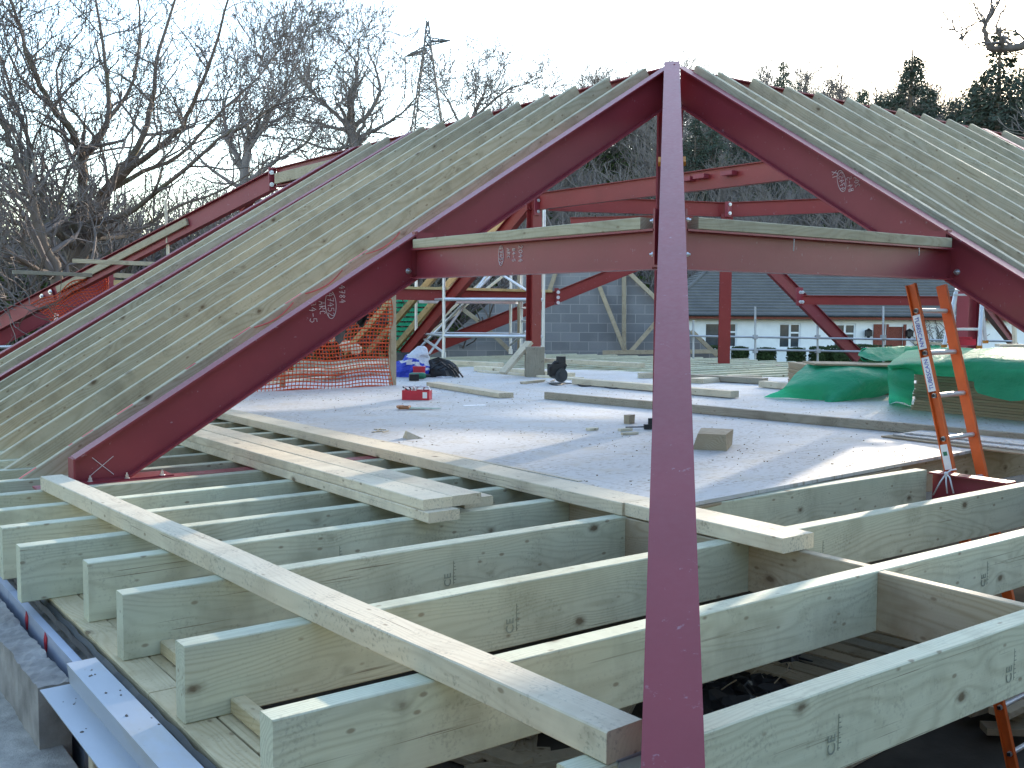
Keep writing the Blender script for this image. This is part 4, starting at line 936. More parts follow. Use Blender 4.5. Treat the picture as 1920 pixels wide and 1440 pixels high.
# ---------------------------------------------------------------- tools and bags
def local(o, yaw):
    c, s = math.cos(yaw), math.sin(yaw); X = V((c, s, 0)); Y = V((-s, c, 0)); o = V(o)
    return lambda x, y, z: o + X * x + Y * y + Z_ * z, X, Y
camyaw = -YAW
# plastic bag, blue below and white above, with bucket
o = pz(775, 706, .0225); f, bx, by = local(o, camyaw)
bgr = root('plastic_bag', o, 'white and blue plastic sack slumped on the deck beside the black bag', 'sack')
n, mm = 30, 18; vs = []
for j in range(mm + 1):
    v = j / mm; rad = .25 * (1 - v) ** .62 * (1 + .25 * math.sin(v * 5)) + .012
    for i in range(n):
        a = 2 * math.pi * i / n
        q_ = V((-.03 + rad * math.cos(a) * .95 + .06 * v + .10 * v * v, rad * math.sin(a) * .6, .43 * v ** .9))
        d_ = mnoise.noise_vector(q_ * 6.5) * .05 + mnoise.noise_vector(q_ * 15) * .022
        vs.append(f(q_.x + d_.x, q_.y + d_.y, max(0, q_.z + d_.z * min(1, v * 4))))
F_ = [(j * n + i, j * n + (i + 1) % n, (j + 1) * n + (i + 1) % n, (j + 1) * n + i) for j in range(mm) for i in range(n)]
def isblue(k):
    j, a = k // n, 2 * math.pi * (k % n) / n
    return j < 8 - 3.5 * math.cos(a) and not (5.2 < j + 2.2 * math.cos(a) < 6.4)
G().add(vs, [q for k, q in enumerate(F_) if not isblue(k)] + [tuple(mm * n + i for i in range(n))]).build('white_part', 'bag', bgr)
G().add(vs, [q for k, q in enumerate(F_) if isblue(k)]).build('blue_part', 'bagblue', bgr)
o = pz(757, 700, .0225); f, bx, by = local(o, camyaw)
g = G(); g.tube([f(0, .1, 0), f(0, .1, .27)], [.12, .15], 18, False); g.tube([f(0, .1, .265), f(0, .1, .285)], [.158, .158], 18, False); g.tube([f(0, .1, .003), f(0, .1, .006)], .12, 18)
tag(g.build('bucket', 'darkgrey', smooth=False), 'dark grey bucket half hidden behind the white and blue sack', 'bucket')
o = pz(822, 706, .0225); f, bx, by = local(o, camyaw)
bb = root('black_bag', o, 'crumpled black tool bag with loose straps on the deck', 'tool bag')
g = G(); vs = []; n, mm = 16, 7
for j in range(mm + 1):
    v = j / mm
    for i in range(n):
        a = 2 * math.pi * i / n; k = (1 - v ** 2.2) ** .5 if v < 1 else .0; k *= 1 + .14 * math.sin(4 * a + 3 * v) + .1 * math.sin(9 * a)
        vs.append(f(.26 * k * math.cos(a), .15 * k * math.sin(a), .21 * v * (1 + .25 * math.sin(2 * a + 1))))
g.add(vs, [(j * n + i, j * n + (i + 1) % n, (j + 1) * n + (i + 1) % n, (j + 1) * n + i) for j in range(mm) for i in range(n)]); g.build('body', 'black', bb, False)
for k in range(3): G().tube([f(-.1 + .1 * k, -.13, .1), f(.05 + .1 * k, -.2, .2 - .03 * k), f(.2 + .04 * k, -.18, .08), f(.24 + .05 * k, -.2, .005)], .012, 6).build('strap', 'black', bb)
o = pz(786, 709, .0225); f, bx, by = local(o, camyaw)
g = G(); g.obox(f(0, 0, .07), bx, by, Z_, .075, .05, .07); g.obox(f(0, 0, .145), bx, by, Z_, .08, .055, .008)
tag(g.build('red_box', 'redp'), 'small red box beside the blue sack', 'box')
# cordless drill, green
o = pz(785, 712, .0225); f, bx, by = local(o, camyaw + .2)
dr = root('cordless_drill', o, 'green cordless drill lying on the deck before the sack', 'drill')
g = G(); g.tube([f(-.12, 0, .05), f(-.08, 0, .05), f(.06, 0, .05), f(.09, 0, .05)], [.035, .042, .042, .03], 12); g.build('body', 'greenp', dr)
g = G(); g.tube([f(.09, 0, .05), f(.15, 0, .05)], [.025, .016], 10); g.build('chuck', 'black', dr)
g = G(); g.tube([f(-.05, -.02, .05), f(-.07, -.14, .045)], [.026, .024], 10); g.build('grip', 'greenp', dr)
g = G(); g.obox(f(-.08, -.19, .045), bx, by, Z_, .06, .04, .04); g.build('battery', 'black', dr)
tag(G().obox(pz(833, 707, .03), norm((1, .3, 0)), norm((-.3, 1, 0)), Z_, .09, .06, .008).build('white_rag', 'bag'), 'white rag by the black tool bag', 'rag')
# red toolbox
o = pz(782, 749, .0225); f, bx, by = local(o, camyaw - .12)
tb = root('toolbox', o, 'open red toolbox full of tools lying on the deck', 'toolbox')
g = G(); hx, hy, h = .135, .075, .095
for a, b in (((-hx, -hy), (hx, -hy)), ((hx, -hy), (hx, hy)), ((hx, hy), (-hx, hy)), ((-hx, hy), (-hx, -hy))):
    mx, my = (a[0] + b[0]) / 2, (a[1] + b[1]) / 2; L = math.hypot(a[0] - b[0], a[1] - b[1]) / 2
    if a[1] == b[1]: g.obox(f(mx, my, h / 2), bx, by, Z_, L, .003, h / 2)
    else: g.obox(f(mx, my, h / 2), bx, by, Z_, .003, L - .004, h / 2)
g.obox(f(0, 0, .004), bx, by, Z_, hx - .004, hy - .004, .003); g.build('box', 'redp', tb)
G().obox(f(.095, -hy - .0045, .05), bx, by, Z_, .022, .0012, .03).build('sticker', 'white', tb)
G().tube([f(-hx, 0, .09), f(-hx + .02, 0, .13), f(hx - .02, 0, .13), f(hx, 0, .09)], .006, 8).build('handle', 'zinc', tb)
for k in range(7):
    x = random.uniform(-.1, .1); a = random.uniform(-.5, .5)
    G().tube([f(x, random.uniform(-.05, .05), .06), f(x + a * .25, random.uniform(-.06, .06), .12 + random.random() * .02)], .007, 6).build('tool', random.choice(['zinc', 'black', 'zinc']), tb)
# handsaw
o = pz(785, 768, .0225); f, bx, by = local(o, camyaw - .05)
hs = root('handsaw', o, 'green handsaw with brown handle lying flat on the deck', 'handsaw')
G().add([f(-.10, -.05, .012), f(.20, -.005, .012), f(.20, .03, .012), f(-.10, .07, .012), f(-.10, -.05, .0145), f(.20, -.005, .0145), f(.20, .03, .0145), f(-.10, .07, .0145)], [(3, 2, 1, 0), (4, 5, 6, 7), (0, 1, 5, 4), (1, 2, 6, 5), (2, 3, 7, 6), (3, 0, 4, 7)]).build('blade', 'greenp', hs)
G().tube([f(-.16, -.06, .02), f(-.19, .0, .024), f(-.16, .07, .02), f(-.09, .06, .02), f(-.09, -.05, .02), f(-.16, -.06, .02)], .014, 8).build('handle', 'handle', hs)
tag(G().obox(pz(890, 760, .024), norm((1, -.3, 0)), norm((.3, 1, 0)), Z_, .11, .05, .0012).build('paper', 'white'), 'small white sheet of paper on the deck', 'paper')
# circular saw
o = pz(1052, 719, .0225); f, bx, by = local(o, camyaw + .5)
cs_ = root('circular_saw', o, 'black circular saw standing on the deck with its cable', 'circular saw')
g = G(); g.obox(f(0, 0, .012), bx, by, Z_, .15, .09, .004); g.build('base_plate', 'zinc', cs_)
g = G(); g.tube([f(0, -.015, .10), f(0, .02, .10)], .085, 24); g.tube([f(0, -.022, .1), f(0, -.016, .1)], .04, 20); g.build('blade_guard', 'darkgrey', cs_)
g = G(); g.tube([f(-.02, .02, .11), f(-.02, .16, .11)], [.062, .055], 16); g.build('motor', 'darkgrey', cs_)
g = G(); g.tube([f(-.13, .03, .09), f(-.14, .03, .19), f(-.07, .03, .26), f(.03, .03, .27), f(.08, .03, .22), f(.05, .03, .16)], .022, 10); g.build('handle', 'black', cs_)
g = G(); g.obox(f(-.05, .05, .17), bx, by, Z_, .09, .05, .07); g.obox(f(.02, .04, .27), bx, by, Z_, .05, .03, .06); g.build('housing', 'black', cs_)
cpts = [pz(x, y, .03) for x, y in ((1040, 712), (1030, 718), (1045, 722), (1075, 716), (1090, 724), (1120, 723), (1150, 728), (1185, 724), (1215, 728), (1260, 726))]
def smooth_pts(pts, n=6):
    out = []
    for k in range(len(pts) - 1):
        p0, p1, p2, p3 = pts[max(k - 1, 0)], pts[k], pts[k + 1], pts[min(k + 2, len(pts) - 1)]
        for i in range(n):
            t = i / n; out.append(.5 * ((2 * p1) + (p2 - p0) * t + (2 * p0 - 5 * p1 + 4 * p2 - p3) * t * t + (3 * p1 - p0 - 3 * p2 + p3) * t ** 3))
    return out + [pts[-1]]
G().tube(smooth_pts(cpts), .007, 6).build('cable', 'black', cs_)
# clamp by the hip
o = pz(1222, 805, .0225); f, bx, by = local(o, camyaw)
g = G(); g.obox(f(0, 0, .02), bx, by, Z_, .06, .02, .018); g.obox(f(-.01, 0, .06), bx, by, Z_, .018, .015, .025); g.tube([f(-.2, 0, .015), f(.0, 0, .02)], .005, 6)
tag(g.build('bar_clamp', 'black'), 'small black bar clamp on the deck left of the hip', 'clamp')

# ---------------------------------------------------------------- green sheeting, board stacks
def sheet_stack(name, lab, c0, ex, ey, h, n, ind=.0):
    r = root(name, c0, lab, 'board stack'); 
    for k in range(n):
        z = h * k / n; j = lambda: random.uniform(-.012, .012)
        g = G(); o = V(c0) + ex * j() + ey * j()
        vs = [o + Z_ * z, o + ex + Z_ * z, o + ex + ey + Z_ * z, o + ey + Z_ * z]; th = Z_ * (h / n - .003)
        vs += [v + th for v in vs]
        g.add(vs, [(3, 2, 1, 0), (4, 5, 6, 7), (0, 1, 5, 4), (1, 2, 6, 5), (2, 3, 7, 6), (3, 0, 4, 7)]); g.build('chipboard_sheet', 'chip', r)
    return r
# near stack (right) and far stack (left); corners measured on the deck
s2o = pz(1712, 768, .024); s2e = pz(1990, 797, .024)
ex2 = (s2e - s2o); ey2 = norm((-ex2.y, ex2.x, 0)); ey2 = ey2 if ey2.dot(FW) > 0 else -ey2
sheet_stack('board_stack', 'tall stack of chipboard sheets under green polythene behind the ladder', s2o, ex2 * 1.2, ey2 * .95, .42, 17)
s1o = pz(1548, 741, .024); s1e = pz(1668, 741, .024)
ex1 = (s1e - s1o) * 1.05; ey1 = norm((-ex1.y, ex1.x, 0)); ey1 = ey1 if ey1.dot(FW) > 0 else -ey1
sheet_stack('board_stack', 'lower stack of chipboard sheets under the left green sheet', s1o, ex1, ey1 * 1.2, .30, 12)
def cloth(name, lab, rows, mat='green_sheet', wob=.02, cat='polythene sheet', sub=4):
    """rows of measured points joined by a smooth draped sheet"""
    rows = [smooth_pts(r, sub) for r in rows]; cols = list(zip(*rows)); cols = [smooth_pts(list(c), sub) for c in cols]
    nu, nv = len(cols), len(cols[0]); vs = []
    for i, c in enumerate(cols):
        for j, p in enumerate(c):
            d = mnoise.noise_vector(p * 5.0) * wob + mnoise.noise_vector(p * 13) * wob * .6
            vs.append(p + V((d.x, d.y, d.z * .6)))
    fs = [(i * nv + j, i * nv + j + 1, (i + 1) * nv + j + 1, (i + 1) * nv + j) for i in range(nu - 1) for j in range(nv - 1)]
    return tag(G().add(vs, fs).build(name, mat, smooth=True), lab, cat)
D1 = lambda x, y, d: pd(x, y, d)
g0 = lambda x, y: pz(x, y, .03)
dS1 = 10.65
cloth('green_sheet', 'green polythene draped over the left low board stack, spread onto the deck', [
    [D1(1512, 682, dS1 + .35), D1(1560, 684, dS1 + .2), D1(1600, 684, dS1 + .2), D1(1640, 684, dS1 + .25), D1(1672, 682, dS1 + .3)],
    [D1(1490, 704, dS1 + .15), D1(1545, 698, dS1 - .08), D1(1600, 694, dS1 - .12), D1(1640, 698, dS1 - .1), D1(1672, 700, dS1)],
    [D1(1468, 728, dS1 - .1), D1(1540, 722, dS1 - .25), D1(1600, 718, dS1 - .25), D1(1640, 718, dS1 - .2), D1(1672, 718, dS1 - .1)],
    [g0(1428, 744), g0(1535, 749), g0(1560, 753), g0(1620, 747), g0(1672, 738)]], wob=.025)
tag(board('cover_board', pd(1516, 679, dS1 + .35), pd(1700, 682, dS1 + .3), .55, .02, 'chip'), 'pale board lying on top of the left green sheet', 'board')
o1, o2 = pd(1622, 665, 11.3), pd(1760, 660, 11.9)
rl = root('membrane_roll', o1, 'rolled green polythene lying on the left board stack', 'roll')
g = G(); g.tube([o1, o1.lerp(o2, .5), o2], [.075, .082, .078], 20, False); g.build('roll', 'green_sheet', rl, True)
g = G(); 
for r_ in (.062, .045, .028): g.tube([o1 - (o2 - o1) * .01 * (3 - r_ * 40), o1 + (o2 - o1) * .1], r_, 16, False)
g.build('roll_end', 'greenp', rl)
cloth('green_sheet', 'loose green polythene flap beside the green roll', [[pd(1606, 660, 11.2), pd(1640, 651, 11.3), pd(1700, 649, 11.6)], [pd(1612, 668, 11.1), pd(1640, 676, 11.0), pd(1690, 673, 11.2)]], wob=.03)
def fr(x, y, off=0.0): return pd(x, y, 9.14 - (x - 1712) * .00405 - .07 + off)
cloth('green_sheet', 'green polythene over the tall board stack, hanging down its front', [
    [fr(1700, 657, 1.5), fr(1760, 651, 1.5), fr(1830, 654, 1.5), fr(1880, 651, 1.5), fr(1965, 655, 1.5)],
    [fr(1668, 682, .05), fr(1712, 677, .05), fr(1780, 674, .08), fr(1850, 666, .2), fr(1965, 672, .25)],
    [fr(1668, 690, -.02), fr(1712, 690, -.02), fr(1785, 694, -.03), fr(1850, 690, -.03), fr(1965, 692, -.02)],
    [fr(1669, 700), fr(1712, 701, -.01), fr(1790, 708, -.02), fr(1835, 716, -.03), fr(1965, 722, -.03)]], wob=.016)
cloth('green_sheet', 'pale corner of green polythene hanging down to the deck beside the sheet ends', [
    [fr(1664, 684, .03), fr(1685, 686, -.01), fr(1713, 694, -.03)],
    [fr(1665, 720, .02), fr(1688, 726, -.06), fr(1714, 728, -.05)],
    [g0(1668, 757), g0(1684, 753), g0(1708, 761)]], wob=.018)
cloth('green_sheet', 'lower front flap of green polythene right of the ladder', [
    [fr(1822, 694, -.05), fr(1870, 692, -.06), fr(1965, 696, -.06)],
    [fr(1826, 724, -.05), fr(1875, 730, -.05), fr(1965, 736, -.06)],
    [fr(1834, 736, -.04), fr(1895, 752, -.05), fr(1965, 742, -.05)]], wob=.014)
tag(board('cover_board', fr(1835, 678, .45), fr(2010, 680, .45), .5, .02, 'chip'), 'pale board lying on the tall green covered stack', 'board')
for k in range(3):
    a = pz(1652 + 22 * k, 817 - 3 * k, .034 + .012 * k); b = pz(1935, 853 - 9 * k, .034 + .012 * k)
    q = (b - a); e = norm((-q.y, q.x, 0)); e = e if e.dot(FW) > 0 else -e
    g = G(); th = Z_ * -.009; vs = [a, b + q * .2, b + q * .2 + e * .5, a + e * .5]; vs += [v + th for v in vs]
    g.add(vs, [(0, 1, 2, 3), (7, 6, 5, 4), (0, 4, 5, 1), (1, 5, 6, 2), (2, 6, 7, 3), (3, 7, 4, 0)])
    tag(g.build('chipboard_sheet', ['chip', 'deck', 'deck'][k]), ['lowest of the thin sheets lying before the long timber', 'middle thin sheet lying before the long timber', 'top thin sheet lying before the long timber'][k], 'chipboard', 'thin sheets on the deck')

# ---------------------------------------------------------------- aluminium steps
o = pd(1812, 648, 10.9); o.z = .505
sp = root('hop_up_steps', o, 'small aluminium step ladder standing on the tall board stack', 'step ladder')
def S(x, y, d): return pd(x, y, d)
legs = [((1770, 648), (1792, 548), 10.7, 10.9), ((1836, 650), (1842, 550), 10.5, 10.8), ((1780, 640), (1793, 545), 11.4, 11.0), ((1848, 640), (1838, 545), 11.3, 11.0)]
for a, b, d0, d1 in legs:
    board('leg', S(*a, d0), S(*b, d1), .032, .03, 'alu', up=FW, parent=sp, top=False)
    G().obox(S(a[0], a[1] + 1, d0), RT, FW, UP, .022, .022, .016).build('foot', 'rust', sp)
board('step', S(1789, 615, 10.8), S(1836, 615, 10.65), .08, .025, 'alu', parent=sp)
board('step', S(1788, 551, 10.9), S(1844, 551, 10.8), .07, .02, 'alu', parent=sp)
G().add([S(1790, 543, 10.9), S(1838, 543, 10.8), S(1820, 535, 11.1), S(1793, 535, 11.15), S(1790, 546, 10.9), S(1838, 546, 10.8), S(1820, 538, 11.1), S(1793, 538, 11.15)], [(0, 1, 2, 3), (7, 6, 5, 4), (0, 4, 5, 1), (1, 5, 6, 2), (2, 6, 7, 3), (3, 7, 4, 0)]).build('platform', 'alu', sp)
o = pd(1808, 642, 11.6)
tg = G(); tg.obox(o, RT, FW, UP, .11, .05, .035); tg.obox(o + UP * .05, RT, FW, UP, .08, .03, .012)
tag(tg.build('red_tool_case', 'redp'), 'red tool case behind the aluminium steps', 'tool case')
for k, (x, y, xx, yy) in enumerate(((1640, 640, 1700, 642), (1850, 645, 1918, 646), (1880, 650, 1935, 652))):
    tag(board('loose_timber', pd(x + (60 if k == 0 else 0) + 20, y, 11.8), pd(xx + 60, yy, 11.9), .1, .03, 'plank'), ['timber on the stack behind the aluminium steps', 'upper timber right of the aluminium steps', 'lower timber right of the aluminium steps'][k], 'timber')
tag(board('fence_rail', pd(1903, 645, 14), pd(1900, 592, 14), .06, .04, 'plank', up=(0, 1, 0), top=False), 'short pale timber post at the right edge beside the steel', 'post')

# ---------------------------------------------------------------- orange ladder
lo = px(1781, 880, 5.70); lt = None
drung = norm(FW * .64 + RT * .77); drung = norm((drung.x, drung.y, 0))
lat = norm((drung.y, -drung.x, 0)); lat = lat if lat.dot(RT) > 0 else -lat
ld = norm(lat * -.262 + Z_ * 1.0)
top = lo + ld * 1.135; bot = lo - ld * ((lo.z - GZ - .06) / ld.z)
lad = root('ladder', bot, 'orange fibreglass ladder rising through the stairwell, tied with white rope', 'ladder')
rail_f = ld.cross(drung)
wl = .37
rails = []
for k, off in enumerate((0.0, wl)):
    g = G(); pr = [(-.014, -.031), (.014, -.031), (.014, -.024), (-.006, -.024), (-.006, .024), (.014, .024), (.014, .031), (-.014, .031)]
    pr = [(a if k == 0 else -a, b) for a, b in pr]; pr = pr if k == 0 else pr[::-1]
    g.sweep(pr, bot + drung * off, top + drung * off + (ld * .0), lat); rails.append(g.build('rail', 'orange', lad))
nr = int((top - bot).length / .26)
for k in range(nr):
    c = top - ld * (.165 + .262 * k)
    if c.z < bot.z + .1: break
    G().cyl(c - drung * .004, c + drung * (wl + .004), .015, 12).build('rung', 'alu', lad)
    q = c - drung * .0155; G().obox(q, ld, rail_f.normalized(), drung, .010, .010, .0015).build('rung_socket', 'black', lad)
def sticker(s0, L, words, flip):
    c = top - ld * s0; n_ = -drung
    xdir = ld if not flip else ld
    side = xdir.cross(n_) * -1
    side = norm(n_.cross(xdir))
    G().obox(c + n_ * .0150, ld, side, n_, L / 2, .024, .0006).build('sticker', 'white', rails[0])
    st = c - xdir * (L / 2 - .012) - side * .014 + n_ * .0165
    if flip: st = c + xdir * (L / 2 - .012) + side * .013 + n_ * .0165; xdir = -xdir; side = -side
    text_mesh(rails[0], words, st, xdir, side, .036, 'bluep', 'lettering', .98)
sticker(.297, .21, 'TUBESCA/N', True); sticker(.558, .21, 'TUBESCA/N', False)
c = top - ld * 1.06 - drung * .0150; sd = norm((-drung).cross(ld))
G().obox(c, ld, sd, drung, .075, .022, .0006).build('sticker', 'white', rails[0]); G().obox(c - drung * .0012 + ld * .02, ld, sd, drung, .012, .012, .0006).build('printed_mark', 'greenp', rails[0])
kn = px(1774, 888, 5.53); g = G()
g.tube([px(1793, 880, 5.6), px(1782, 882, 5.56), kn], .005, 6); g.sphere(kn, .012, 8, 6)
g.tube([kn, px(1762, 905, 5.53), px(1750, 928, 5.53)], .0045, 6); g.tube([kn, px(1774, 905, 5.525), px(1776, 925, 5.53)], .0045, 6); g.tube([kn, px(1781, 896, 5.525), px(1783, 905, 5.52), px(1788, 925, 5.53)], .0045, 6)
tag(g.build('rope', 'rope', smooth=True), 'white rope knotted round the ladder foot at the steel trimmer', 'rope')

# ---------------------------------------------------------------- things lying on the ground floor, seen between the joists
for k in range(9):
    a = pz(1668 - 34 * k, 1163 + 9.5 * k, GZ + .32); b = pz(1800 - 34 * k, 1196 + 10 * k, GZ + .32); d_ = b - a
    tag(board('stored_timber', a - d_ * .8, b + d_ * .6, .17, .05, 'noggin' if k % 3 else 'grey_wood'), f'dark stored timber on the ground floor, {ORD[k]} in its row from the noggin', 'timber', 'stored timber on the ground floor')
for k in range(9):
    p = pz(1790 + random.uniform(0, 150), 1275 + random.uniform(0, 90), GZ + .10 + .04 * k); a = random.uniform(-1.1, .3)
    tag(board('stored_timber', p, p + V((1.5 * math.cos(a), 1.5 * math.sin(a), .02)), .14, .05, 'noggin'), 'short timber in the loose heap on the ground floor beside the ladder foot', 'timber', 'loose heap beside the ladder foot')
tag(board('stored_timber', pz(1545, 1440, GZ + .12), pz(1700, 1360, GZ + .12), .12, .05, 'noggin'), 'lone plank on the dark ground floor below the nearest joist', 'timber')
for k in range(9):
    p = pz(1310 + random.uniform(0, 170), 1255 + random.uniform(0, 70), GZ + .2)
    g = G().sphere(p, random.uniform(.14, .26), 14, 8, .22, (1, 1, .6)); tag(g.build('rubbish_bag', 'black'), 'black rubbish bag in the dark below the joists', 'rubbish bag', 'black bags below the joists')
g = G()
for k in range(9):
    p = pz(1340 + random.uniform(0, 150), 1250 + random.uniform(0, 70), GZ + .38 + random.random() * .08); a = random.random() * 6.3
    g.tube([p + V((math.cos(a) * t * .12, math.sin(a) * t * .12, .06 * math.sin(t * 2 + a))) for t in (0, .5, 1, 1.5)], .005, 4)
tag(g.build('wire_scraps', 'noggin'), 'curled scraps and straps lying in the dark below the joists', 'scraps', kind='stuff')
for k in range(14):
    p = pz(random.uniform(880, 1190), random.uniform(1340, 1440), GZ + .1 + .03 * (k % 4)); a = random.uniform(0, 3.1)
    tag(board('stored_timber', p, p + V((1.2 * math.cos(a), 1.2 * math.sin(a), .02)), .14, .05, 'noggin'), 'short plank on the dark ground floor, behind the end of the diagonal plank', 'timber', 'scattered planks below the nearest joist bay')

# ---------------------------------------------------------------- bungalow beyond the site
FL = V((FW.x, FW.y, 0)).normalized(); RL = V((_r0.x, _r0.y, 0))
BD = 50.0
def bw(s, d, z): return FL * d + RL * s + Z_ * z          # across, away, height
bz = GZ; eave = 0.74
def sx_(x, D=BD): return (x - 960) / FPX * D
bun = root('bungalow', bw(18, BD + 4, bz), 'long white bungalow with a dark tiled roof beyond the steel frame', 'bungalow')
s0, s1 = 7.6, 34.0
# front wall with openings cut: piers between openings, bands above and below
openings = [(sx_(1320), sx_(1381), -.88, .33, 'w'), (sx_(1459), sx_(1500), -.90, .32, 'w'), (sx_(1562), sx_(1603), -.92, .31, 'w'), (sx_(1664), sx_(1692), bz + .05, .18, 'd'), (sx_(1985), sx_(2060), -.9, .2, 'w')]
g = G(); ss = s0; wt = .15
def wbox(a, b, z0, z1, d0=BD, d1=BD + .25): g.obox(bw((a + b) / 2, (d0 + d1) / 2, (z0 + z1) / 2), RL, FL, Z_, (b - a) / 2, (d1 - d0) / 2, (z1 - z0) / 2)
for a, b, z0, z1, k in openings:
    wbox(ss, a, bz, eave); wbox(a, b, bz, z0); wbox(a, b, z1, eave); ss = b
wbox(ss, s1, bz, eave); wbox(s0, s0 + .2, bz, eave, BD + .25, BD + 9); wbox(s1 - .2, s1, bz, eave, BD + .25, BD + 9); wbox(s0 + .2, s1 - .2, bz, eave, BD + 8.7, BD + 9)
g.build('wall', 'render', bun)
for a, b, z0, z1, k in openings:
    if k == 'w':
        fr = G(); 
        def fb(x0, x1, y0, y1, d=.06): fr.obox(bw((x0 + x1) / 2, BD + .09, (y0 + y1) / 2), RL, FL, Z_, (x1 - x0) / 2, .035, (y1 - y0) / 2)
        tF = .075; mid = a + (b - a) * .52
        fb(a, b, z0, z0 + tF); fb(a, b, z1 - tF, z1); fb(a, a + tF, z0 + tF, z1 - tF); fb(b - tF, b, z0 + tF, z1 - tF); fb(mid - .05, mid + .05, z0 + tF, z1 - tF); fb(mid + .05, b - tF, z0 + .72, z0 + .80)
        wo = fr.build('window', 'white', bun)
        G().obox(bw((a + b) / 2, BD + .11, (z0 + z1) / 2), RL, FL, Z_, (b - a) / 2 - tF, .008, (z1 - z0) / 2 - tF).build('pane', 'glassdark', wo)
        G().obox(bw(a + (b - a) * .2, BD + .17, (z0 + z1) / 2), RL, FL, Z_, (b - a) * .13, .02, (z1 - z0) / 2 - .05).build('curtain', 'curtain', wo)
        G().obox(bw((a + b) / 2, BD - .04, z0 - .035), RL, FL, Z_, (b - a) / 2 + .06, .07, .035).build('sill', 'white', wo)
    else:
        G().obox(bw((a + b) / 2, BD + .12, (z0 + z1) / 2), RL, FL, Z_, (b - a) / 2, .03, (z1 - z0) / 2).build('door', 'brickred', bun)
for x0, x1 in ((1636, 1657), (1660, 1664), (1692, 1697)):
    G().obox(bw(sx_((x0 + x1) / 2), BD - .02, (bz + .3) / 2), RL, FL, Z_, (sx_(x1) - sx_(x0)) / 2, .05, (.3 - bz) / 2).build('brick_surround', 'brickred', bun)
for x in (1624, 1700):
    g = G(); g.obox(bw(sx_(x), BD - .25, -.15), RL, FL, Z_, .14, .14, .13); g.tube([bw(sx_(x), BD - .02, -.05), bw(sx_(x), BD - .25, -.0)], .03, 6); g.tube([bw(sx_(x), BD - .25, -.02), bw(sx_(x), BD - .25, .1)], [.2, .02], 8); g.tube([bw(sx_(x), BD - .25, -.28), bw(sx_(x), BD - .25, -.45)], [.1, .02], 8); g.build('wall_lantern', 'black', bun)
# roof: hipped, tile courses stepped in the mesh
rh = 4.6; pit = 3.15; ov = .5
e_l, e_r = s0 - ov, s1 + ov; dF, dB = BD - ov, BD + 9.2 + ov; dM = (dF + dB) / 2; z_e = eave - .02; z_r = eave + 3.1
nc = 21
g = G()
for k in range(nc):
    t0, t1 = k / nc, (k + 1) / nc
    for side in (0, 1):
        dA = dF if side == 0 else dB
        def P(s_l, t, lift=0):
            l = e_l + (dM - dF) * .8 * t; r = e_r - (dM - dF) * .8 * t
            return bw(l + (r - l) * s_l, dA + (dM - dA) * t, z_e + (z_r - z_e) * t + lift)
        ns = 60
        vs = []
        for i in range(ns + 1):
            u = i / ns; jt = random.uniform(-.006, .006)
            vs += [P(u, t0, .075 + jt), P(u, t1, .005), P(u, t0, -.01)]
        fs = []
        for i in range(ns): a = i * 3; fs += [(a, a + 3, a + 4, a + 1), (a + 2, a + 5, a + 3, a)]
        g.add(vs, fs)
    for side in (0, 1):
        sA = e_l if side == 0 else e_r; sg = 1 if side == 0 else -1
        def Q(v, t, lift=0):
            off = (dM - dF) * t
            return bw(sA + sg * (dM - dF) * .8 * t, (dF + off) + (dB - dF - 2 * off) * v, z_e + (z_r - z_e) * t + lift)
        vs = []
        for i in range(11): vs += [Q(i / 10, t0, .075), Q(i / 10, t1, .005), Q(i / 10, t0, -.01)]
        fs = []
        for i in range(10): a = i * 3; fs += [(a, a + 1, a + 4, a + 3), (a + 2, a, a + 3, a + 5)]
        g.add(vs, fs)
g.build('roof', 'tile', bun)
g = G()
for (a, b) in ((bw(e_l, dF, z_e), bw(e_l + (dM - dF) * .8, dM, z_r)), (bw(e_r, dF, z_e), bw(e_r - (dM - dF) * .8, dM, z_r)), (bw(e_l + (dM - dF) * .8, dM, z_r), bw(e_r - (dM - dF) * .8, dM, z_r))): g.tube([a + Z_ * .04, b + Z_ * .04], .09, 8)
g.build('ridge_tile', 'tile', bun)
g = G(); g.obox(bw((e_l + e_r) / 2, dF + .03, z_e - .10), RL, FL, Z_, (e_r - e_l) / 2, .02, .10); g.obox(bw((e_l + e_r) / 2, dF + .3, z_e - .19), RL, FL, Z_, (e_r - e_l) / 2, .25, .01); g.build('fascia', 'brickred', bun)
g = G(); g.tube([bw(e_l, dF - .06, z_e - .02), bw(e_r, dF - .06, z_e - .02)], .06, 8); g.build('gutter', 'darkgrey', bun)
# climber on the bungalow wall
g = G(); rr_ = random.Random(5)
for k in range(60):
    x = sx_(1715 + rr_.random() * 110); p = bw(x, BD - .06, bz + .6 + rr_.random() * 1.2); pts = [p]
    for q in range(7): p = p + RL * rr_.uniform(-.25, .25) + Z_ * rr_.uniform(.02, .28) + FL * rr_.uniform(-.05, .03); p.z = min(p.z, eave - .02); pts.append(p)
    g.tube(pts, .018, 3)
tag(g.build('wall_climber', 'twig'), 'bare climbing plant on the white bungalow wall', 'climber')
